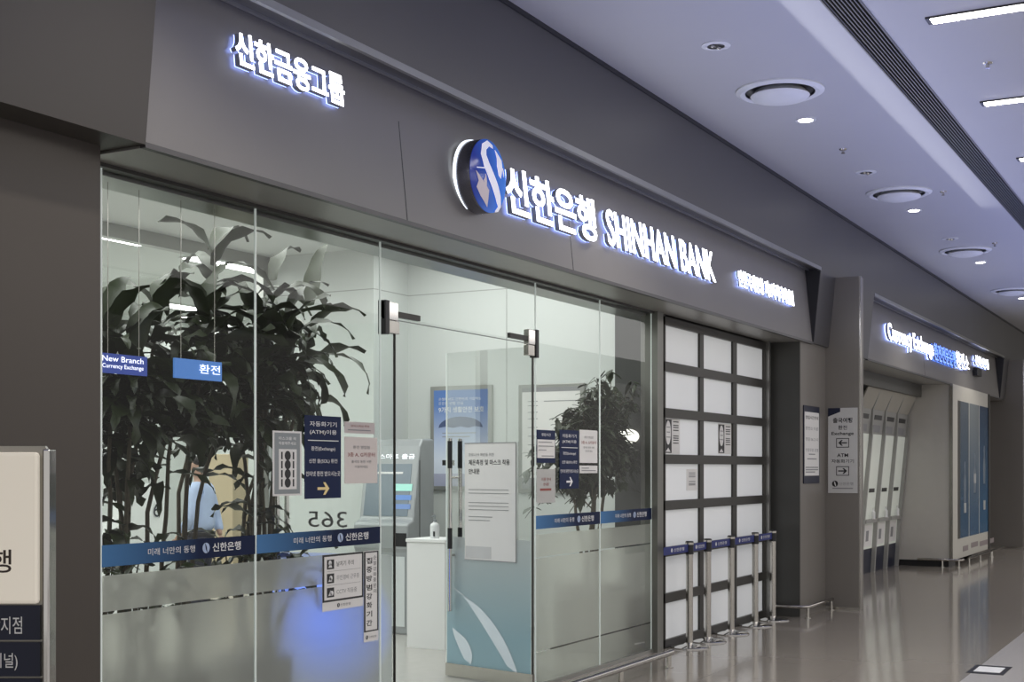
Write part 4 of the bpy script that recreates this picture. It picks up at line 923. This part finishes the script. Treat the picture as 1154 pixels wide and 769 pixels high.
# ---------------------------------------------------------------- plants
def strap_leaf(mb, p, az, el, L, W, droop, twist=0.0, seg=8):
    p = Vector(p); n0 = len(mb.v); side0 = Vector((-math.sin(az), math.cos(az), 0))
    for i in range(seg+1):
        t = i/seg
        w = W*(0.35+0.65*math.sin(PI*min(1, t*1.15+.12))) if t < .8 else W*max(0.02, (1-t)*3.4)
        w = max(.002, min(w, W))
        dirv = Vector((math.cos(az)*math.cos(el), math.sin(az)*math.cos(el), math.sin(el)))
        up = side0.cross(dirv).normalized()*-1
        tw = twist*t; sd_ = (side0*math.cos(tw)+up*math.sin(tw))
        wave = 0.012*math.sin(t*14+az*5)
        mb.v += [tuple(p-sd_*w*.5+up*(w*.14+wave)), tuple(p), tuple(p+sd_*w*.5+up*(w*.14-wave))]
        p = p+dirv*(L/seg); el -= droop/seg*(0.5+t*1.2)
    for i in range(seg):
        a = n0+i*3; mb.f += [(a, a+1, a+4, a+3), (a+1, a+2, a+5, a+4)]
def cane(pts, r0, r1, mb):
    P = [Vector(p) for p in pts]; out = []
    for i in range(len(P)-1):
        for k in range(4):
            t = k/4; out.append(P[i].lerp(P[i+1], t)+Vector((random.uniform(-.01, .01), random.uniform(-.01, .01), 0)))
    out.append(P[-1]); n = len(out); mb.tube(out, [r0+(r1-r0)*i/(n-1) for i in range(n)], 7)
def corn_plant(label, base_px, Yb, tips):
    bx, by = PX(base_px, Yb), Yb
    t = thing('corn_plant', label, 'potted plant', (bx, by, 0), 'tall leafy plants behind the left glass')
    pt_ = obj('pot', MB().lathe([(.001, 0), (.19, 0), (.24, .42), (.25, .46), (.22, .46), (.21, .42), (.001, .41)], (bx, by, .004), 32), M_pot, t, smooth=True)
    obj('soil', MB().lathe([(.001, .425), (.212, .425), (.212, .42), (.001, .42)], (bx, by, .004), 24), M_soil, pt_)
    st = MB(); fl = MB()
    for (px, py, Y, n, L) in tips:
        tx, tz = PX(px, Y), PZ(px, py, Y)
        a = random.uniform(0, 2*PI); b = Vector((bx+.12*math.cos(a), by+.12*math.sin(a), .42)); tip = Vector((tx, Y, tz))
        mid = b.lerp(tip, .55)+Vector((-(tx-bx)*.25, 0, .05)); cane([b, mid, tip], .015, .010, st)
        for k in range(n):
            az = k*2.399+random.uniform(-.3, .3); f = k/n
            pz = tip+Vector((0, 0, .16-f*.42)); el = 1.25-f*1.35+random.uniform(-.2, .2)
            strap_leaf(fl, pz, az, el, L*random.uniform(.75, 1.15), random.uniform(.085, .13), random.uniform(1.0, 2.8), random.uniform(-1.0, 1.0))
        for k in range(int(n*.35)):                  # scattered small leaves low on the canes
            q_ = b.lerp(mid, random.uniform(.55, 1.0)) if px < 180 or px > 262 else mid.lerp(tip, random.uniform(.2, .5))
            strap_leaf(fl, q_, random.uniform(0, 2*PI), random.uniform(-.1, .8), random.uniform(.22, .36), random.uniform(.05, .08), random.uniform(1.2, 2.2), random.uniform(-1, 1))
        for k in range(int(n*1.1)):                   # lower drooping skirt
            q_ = mid.lerp(tip, random.uniform(.55, 1.0)); strap_leaf(fl, q_, random.uniform(0, 2*PI), random.uniform(-.2, .7), L*random.uniform(.55, .95), random.uniform(.08, .13), random.uniform(1.2, 2.4), random.uniform(-1, 1))
    obj('canes', st, M_bark, t, smooth=True); obj('foliage', fl, M_leaf, t, smooth=True, fix=False)
corn_plant('tall dark leafy plant nearest the near pillar, behind the first glass pane', 140, .75, [(122, 400, .75, 16, .42), (150, 430, .65, 16, .40), (118, 470, .9, 14, .38), (135, 510, 1.0, 9, .30), (175, 375, .85, 14, .42), (200, 440, .8, 14, .4)])
corn_plant('tallest dark leafy plant, its top leaves reaching the aluminium beam', 188, .9, [(240, 312, .9, 9, .50), (232, 378, .75, 18, .44), (195, 450, .7, 14, .36), (262, 430, .85, 16, .42), (235, 415, 1.1, 16, .42)])
corn_plant('dark leafy plant arching to the right behind the second glass pane', 280, .8, [(296, 385, .8, 14, .50), (308, 345, .8, 7, .46), (322, 395, .7, 16, .48), (290, 440, .75, 16, .44), (318, 440, 1.0, 12, .42), (268, 462, .9, 12, .36), (350, 372, .85, 6, .50), (345, 420, .85, 6, .44)])
def low_plant(label, px, Y, h, n):
    bx = PX(px, Y); t = thing('low_potted_plant', label, 'potted plant', (bx, Y, 0), 'low plants behind the left glass')
    obj('pot', MB().lathe([(.001, 0), (.15, 0), (.19, .5), (.17, .5), (.16, .47), (.001, .46)], (bx, Y, .004), 28), M_pot, t, smooth=True)
    fl = MB(); st = MB()
    for k in range(n):
        az = k*2.399; b = Vector((bx+.06*math.cos(az), Y+.06*math.sin(az), .46)); tip = b+Vector((.22*math.cos(az), .18*math.sin(az), (h-.46)*random.uniform(.6, 1)))
        cane([b, b.lerp(tip, .5)+Vector((0, 0, .04)), tip], .007, .004, st)
        for j in range(4): strap_leaf(fl, tip-Vector((0, 0, .05*j)), az+j*1.6, .7-.2*j, .26, .055, 1.8, .4, 6)
    obj('stems', st, M_bark, t); obj('foliage', fl, M_leaf, t, smooth=True, fix=False)
low_plant('low leafy plant at the foot of the arching plant by the blue banner', 292, .55, 1.30, 9)
low_plant('low leafy plant by the blue banner at the near pillar', 128, .5, 1.35, 12)
# fine-leaved tree behind the right panes
def fig(label, px, Y):
    bx = PX(px, Y); t = thing('fig_tree', label, 'potted plant', (bx, Y, 0))
    obj('pot', MB().box(bx-.26, bx+.26, Y-.26, Y+.26, .004, .62), M_pot, t, .02)
    st = MB(); fl = MB()
    def oval(p, az, el, L, W):
        d_ = Vector((math.cos(az)*math.cos(el), math.sin(az)*math.cos(el), math.sin(el))); s_ = Vector((-math.sin(az), math.cos(az), 0)); up = s_.cross(d_); n0 = len(fl.v)
        rows = [(0, .02), (.2, .7), (.5, 1), (.78, .62), (1, .02)]
        for i, (a, w) in enumerate(rows):
            c_ = p+d_*L*a-Vector((0, 0, .35*L*a*a)); fl.v.extend([tuple(c_-s_*W*w*.5), tuple(c_+up*-.1*W), tuple(c_+s_*W*w*.5)])
        for i in range(4):
            a = n0+i*3; fl.f.extend([(a, a+1, a+4, a+3), (a+1, a+2, a+5, a+4)])
    tips = []
    rng = random.Random(11)
    trunks = []
    for k, (tp, tz) in enumerate([(668, 470), (650, 500), (690, 460), (675, 520), (640, 520)]):
        X = PX(tp, Y+rng.uniform(-.1, .25)); b = Vector((bx+.05*math.cos(k*2), Y+.05*math.sin(k*2), .6)); tp_ = Vector((X, Y+rng.uniform(-.15, .2), PZ(tp, tz, Y)))
        cane([b, b.lerp(tp_, .5)+Vector((.03, 0, .05)), tp_], .018, .010, st); trunks.append((b, tp_))
    targets = []
    for k in range(140):
        px_ = rng.gauss(666, 32); px_ = min(714, max(604, px_))
        top = 412+abs(px_-690)*.95 if px_ < 690 else 410+(px_-690)*.6
        py_ = rng.uniform(top, 548 if px_ > 625 else 575); targets.append((px_, py_, Y+rng.uniform(-.3, .12)))
    for px_, py_, yy in targets:
        p1 = Vector((PX(px_, yy), yy, PZ(px_, py_, yy))); b, tt = rng.choice(trunks); p0 = b.lerp(tt, rng.uniform(.6, 1))
        mid = p0.lerp(p1, .5)+Vector((0, 0, .10)); cane([p0, mid, p1], .006, .003, st)
        for j in range(20):
            u = rng.uniform(.25, 1.05); q0 = (p0.lerp(mid, u*2) if u < .5 else mid.lerp(p1, u*2-1)); oval(q0+Vector((rng.uniform(-.04, .04), rng.uniform(-.04, .04), rng.uniform(-.04, .04))), rng.uniform(0, 2*PI), rng.uniform(-.9, .5), rng.uniform(.08, .13), rng.uniform(.04, .062))
    for px_, py_ in [(600, 505), (595, 530), (604, 545), (640, 545), (690, 548), (668, 545), (655, 560)]:
        p1 = Vector((PX(px_, Y), Y, PZ(px_, py_, Y))); p0 = Vector((PX(650, Y), Y, PZ(650, py_-22, Y))); cane([p0, p0.lerp(p1, .5)+Vector((0, 0, .05)), p1], .005, .003, st)
        for j in range(12): oval(p0.lerp(p1, rng.uniform(.3, 1.05)), rng.uniform(0, 2*PI), rng.uniform(-1.2, 0), rng.uniform(.10, .15), .06)
    obj('trunks', st, M_bark, t, smooth=True); obj('foliage', fl, M_leaf2, t, smooth=True, fix=False)
fig('fine-leaved dark tree behind the glass right of the doorway', 664, .45)

# ---------------------------------------------------------------- person in the hall
def person(px, Y):
    X = PX(px, Y); t = thing('person', 'person standing in the hall behind the plants in a light blue shirt and dark trousers', 'person', (X, Y, 0), rotz=0.35)
    def skin(name, V, E, m, root=0, lv=2, par=None):
        me = bpy.data.meshes.new(name); me.from_pydata([v[:3] for v in V], E, []); me.update(); me.materials.append(m)
        o = bpy.data.objects.new(name, me); C.objects.link(o); o.parent = par or t
        s = o.modifiers.new('s', 'SKIN'); s.use_smooth_shade = True
        for i, v in enumerate(V): me.skin_vertices[0].data[i].radius = (v[3], v[4] if len(v) > 4 else v[3])
        me.skin_vertices[0].data[root].use_root = True
        sb = o.modifiers.new('d', 'SUBSURF'); sb.levels = lv; sb.render_levels = lv; return o
    sk = mat('skin', (.42, .26, .19), .5)
    # body: facing +Y (away), weight on both legs, right hand at the waist
    V = [(0, 0, .95, .10, .075), (0, 0, 1.10, .10, .07), (0, 0, 1.30, .12, .08), (0, .0, 1.43, .10, .08), (0, .01, 1.50, .05, .05), (0, .02, 1.56, .055, .06), (0, .03, 1.64, .075, .09), (0, .025, 1.72, .055, .06),
         (.09, 0, .88, .085), (.10, .02, .50, .055), (.10, -.02, .10, .038), (.10, .12, .04, .035, .03),
         (-.09, 0, .88, .085), (-.11, .02, .50, .055), (-.12, -.02, .10, .038), (-.12, .12, .04, .035, .03),
         (.19, 0, 1.40, .055), (.27, -.05, 1.13, .042), (.22, -.12, .95, .028),
         (-.19, 0, 1.40, .055), (-.29, -.02, 1.14, .042), (-.24, .12, .98, .028)]
    E = [(0, 1), (1, 2), (2, 3), (3, 4), (4, 5), (5, 6), (6, 7), (0, 8), (8, 9), (9, 10), (10, 11), (0, 12), (12, 13), (13, 14), (14, 15), (3, 16), (16, 17), (17, 18), (3, 19), (19, 20), (20, 21)]
    body = skin('body', V, E, sk)
    sh_ = mat('shirt_light_blue', (.42, .52, .72), .7, scale=14, noise=.08)
    skin('shirt', [(0, 0, .97, .20, .16), (0, 0, 1.16, .19, .14), (0, 0, 1.32, .20, .135), (0, 0, 1.44, .115, .095), (.20, 0, 1.40, .072), (.28, -.05, 1.13, .058), (.235, -.11, .99, .046), (-.20, 0, 1.40, .072), (-.30, -.02, 1.14, .058), (-.25, .10, 1.0, .046)], [(0, 1), (1, 2), (2, 3), (3, 4), (4, 5), (5, 6), (3, 7), (7, 8), (8, 9)], sh_)
    skin('trousers', [(0, 0, 1.06, .17, .135), (0, 0, .92, .165, .13), (.09, 0, .84, .10), (.10, .02, .50, .072), (.10, -.01, .10, .06), (-.09, 0, .84, .10), (-.11, .02, .50, .072), (-.12, -.01, .10, .06)], [(0, 1), (1, 2), (2, 3), (3, 4), (1, 5), (5, 6), (6, 7)], mat('trousers_dark', (.02, .022, .035), .8))
    q_ = obj('belt', MB().lathe([(.175, .965), (.178, .97), (.178, 1.0), (.175, 1.005)], (0, 0, 0), 32, 'z', 1, .78), M_black, None); q_.parent = t
    skin('hair', [(0, .0, 1.63, .075, .07), (0, .0, 1.70, .085, .095), (0, .02, 1.755, .06, .07)], [(0, 1), (1, 2)], mat('hair_black', (.012, .01, .01), .6))
    for s in (-1, 1):
        w0 = Vector((.22, -.12, .95)) if s > 0 else Vector((-.24, .12, .98))
        dn = Vector((-.3*s, -.25 if s > 0 else .3, -.6)).normalized()
        hv = [(*(w0), .028), (*(w0+dn*.06), .038, .02)]; he = [(0, 1)]
        for f in range(5):
            sd2 = Vector((0, 1, 0))*((f-2)*.019); L = (.05, .065, .07, .066, .052)[f]
            if f == 0: sd2 = Vector((0, .045, .01))
            k = len(hv); b0 = w0+dn*.08+sd2; hv += [(*b0, .011), (*(b0+dn*L*.6), .0095), (*(b0+dn*L+Vector((-.02*s, 0, 0))), .008)]; he += [(1, k), (k, k+1), (k+1, k+2)]
        skin('hand', hv, he, sk, 1, 1)
    for s in (-1, 1):
        q_ = obj('shoe', MB().box(.10*s-.05, .10*s+.045, -.09, .18, .004, .08), M_black, None, bevel=.03); q_.parent = t
person(226, 4.35)

# ---------------------------------------------------------------- lights
def area(name, loc, rot, sx, sy, power, col=(1, 1, 1), spread=None):
    l = bpy.data.lights.new(name, 'AREA'); l.shape = 'RECTANGLE'; l.size = sx; l.size_y = sy; l.energy = power; l.color = col
    if spread: l.spread = spread
    o = bpy.data.objects.new(name, l); C.objects.link(o); o.location = loc; o.rotation_euler = rot; return o
# inside the cash corner and the hall
area('corner_light', (7.6, 1.8, ZI-.05), (0, 0, 0), 8, 2.2, 165, (.97, 1, .97))
area('hall_area_light', (8, 7, ZI-.06), (0, 0, 0), 12, 4, 420, (.97, 1, .97))
area('concourse_fill', (14, -7.2, Z_CEIL-.05), (0, 0, 0), 44, 4.4, 950, (.99, .965, .95))  # added fill light outside the view, brightens fascia and floor
# concourse: added unseen uplight tinting the ceiling blue, fascia wash, soft downlights
area('added_ceiling_wash', (12, -2.2, 2.9), (PI, 0, 0), 26, 1.2, 125, (.34, .42, 1.0))
area('fascia_wash', (9.5, -1.9, 4.3), (math.radians(-62), 0, 0), 12, .4, 28, (.9, .92, 1.0))
for i, x in enumerate((-1.5, 3.5, 8.5, 13.5, 18.5, 23.5, 28.5, 34)):
    l = bpy.data.lights.new('downlight_lamp', 'SPOT'); l.energy = 110; l.spot_size = math.radians(110); l.spot_blend = .8; l.shadow_soft_size = .06; l.color = (1, .95, .88)
    o = bpy.data.objects.new('downlight_lamp', l); C.objects.link(o); o.location = (x+.6, -1.35, Z_CEIL-.05)
w = bpy.data.worlds.new('world'); w.use_nodes = True; bg = w.node_tree.nodes['Background']; bg.inputs[0].default_value = (.86, .83, .80, 1); bg.inputs[1].default_value = .62
bpy.context.scene.world = w
bpy.data.objects.remove(_to); bpy.data.curves.remove(_tc)
# ---------------------------------------------------------------- camera
cam = bpy.data.cameras.new('camera'); co = bpy.data.objects.new('camera', cam); C.objects.link(co)
cam.sensor_width = 36; cam.sensor_fit = 'HORIZONTAL'; cam.lens = F/1154*36; cam.shift_y = (VY-384.5)/1154; cam.clip_start = .05; cam.clip_end = 300
co.location = (0, -D0, EYE); co.rotation_euler = (PI/2, 0, TH-PI/2)
sc = bpy.context.scene; sc.camera = co
sc.view_settings.view_transform = 'Standard'; sc.view_settings.look = 'None'; sc.view_settings.exposure = 0.0
sc.cycles.max_bounces = 10; sc.cycles.transparent_max_bounces = 16; sc.cycles.transmission_bounces = 8; sc.cycles.use_denoising = True
sc.cycles.sample_clamp_indirect = 4.0; sc.cycles.caustics_refractive = False; sc.cycles.caustics_reflective = False
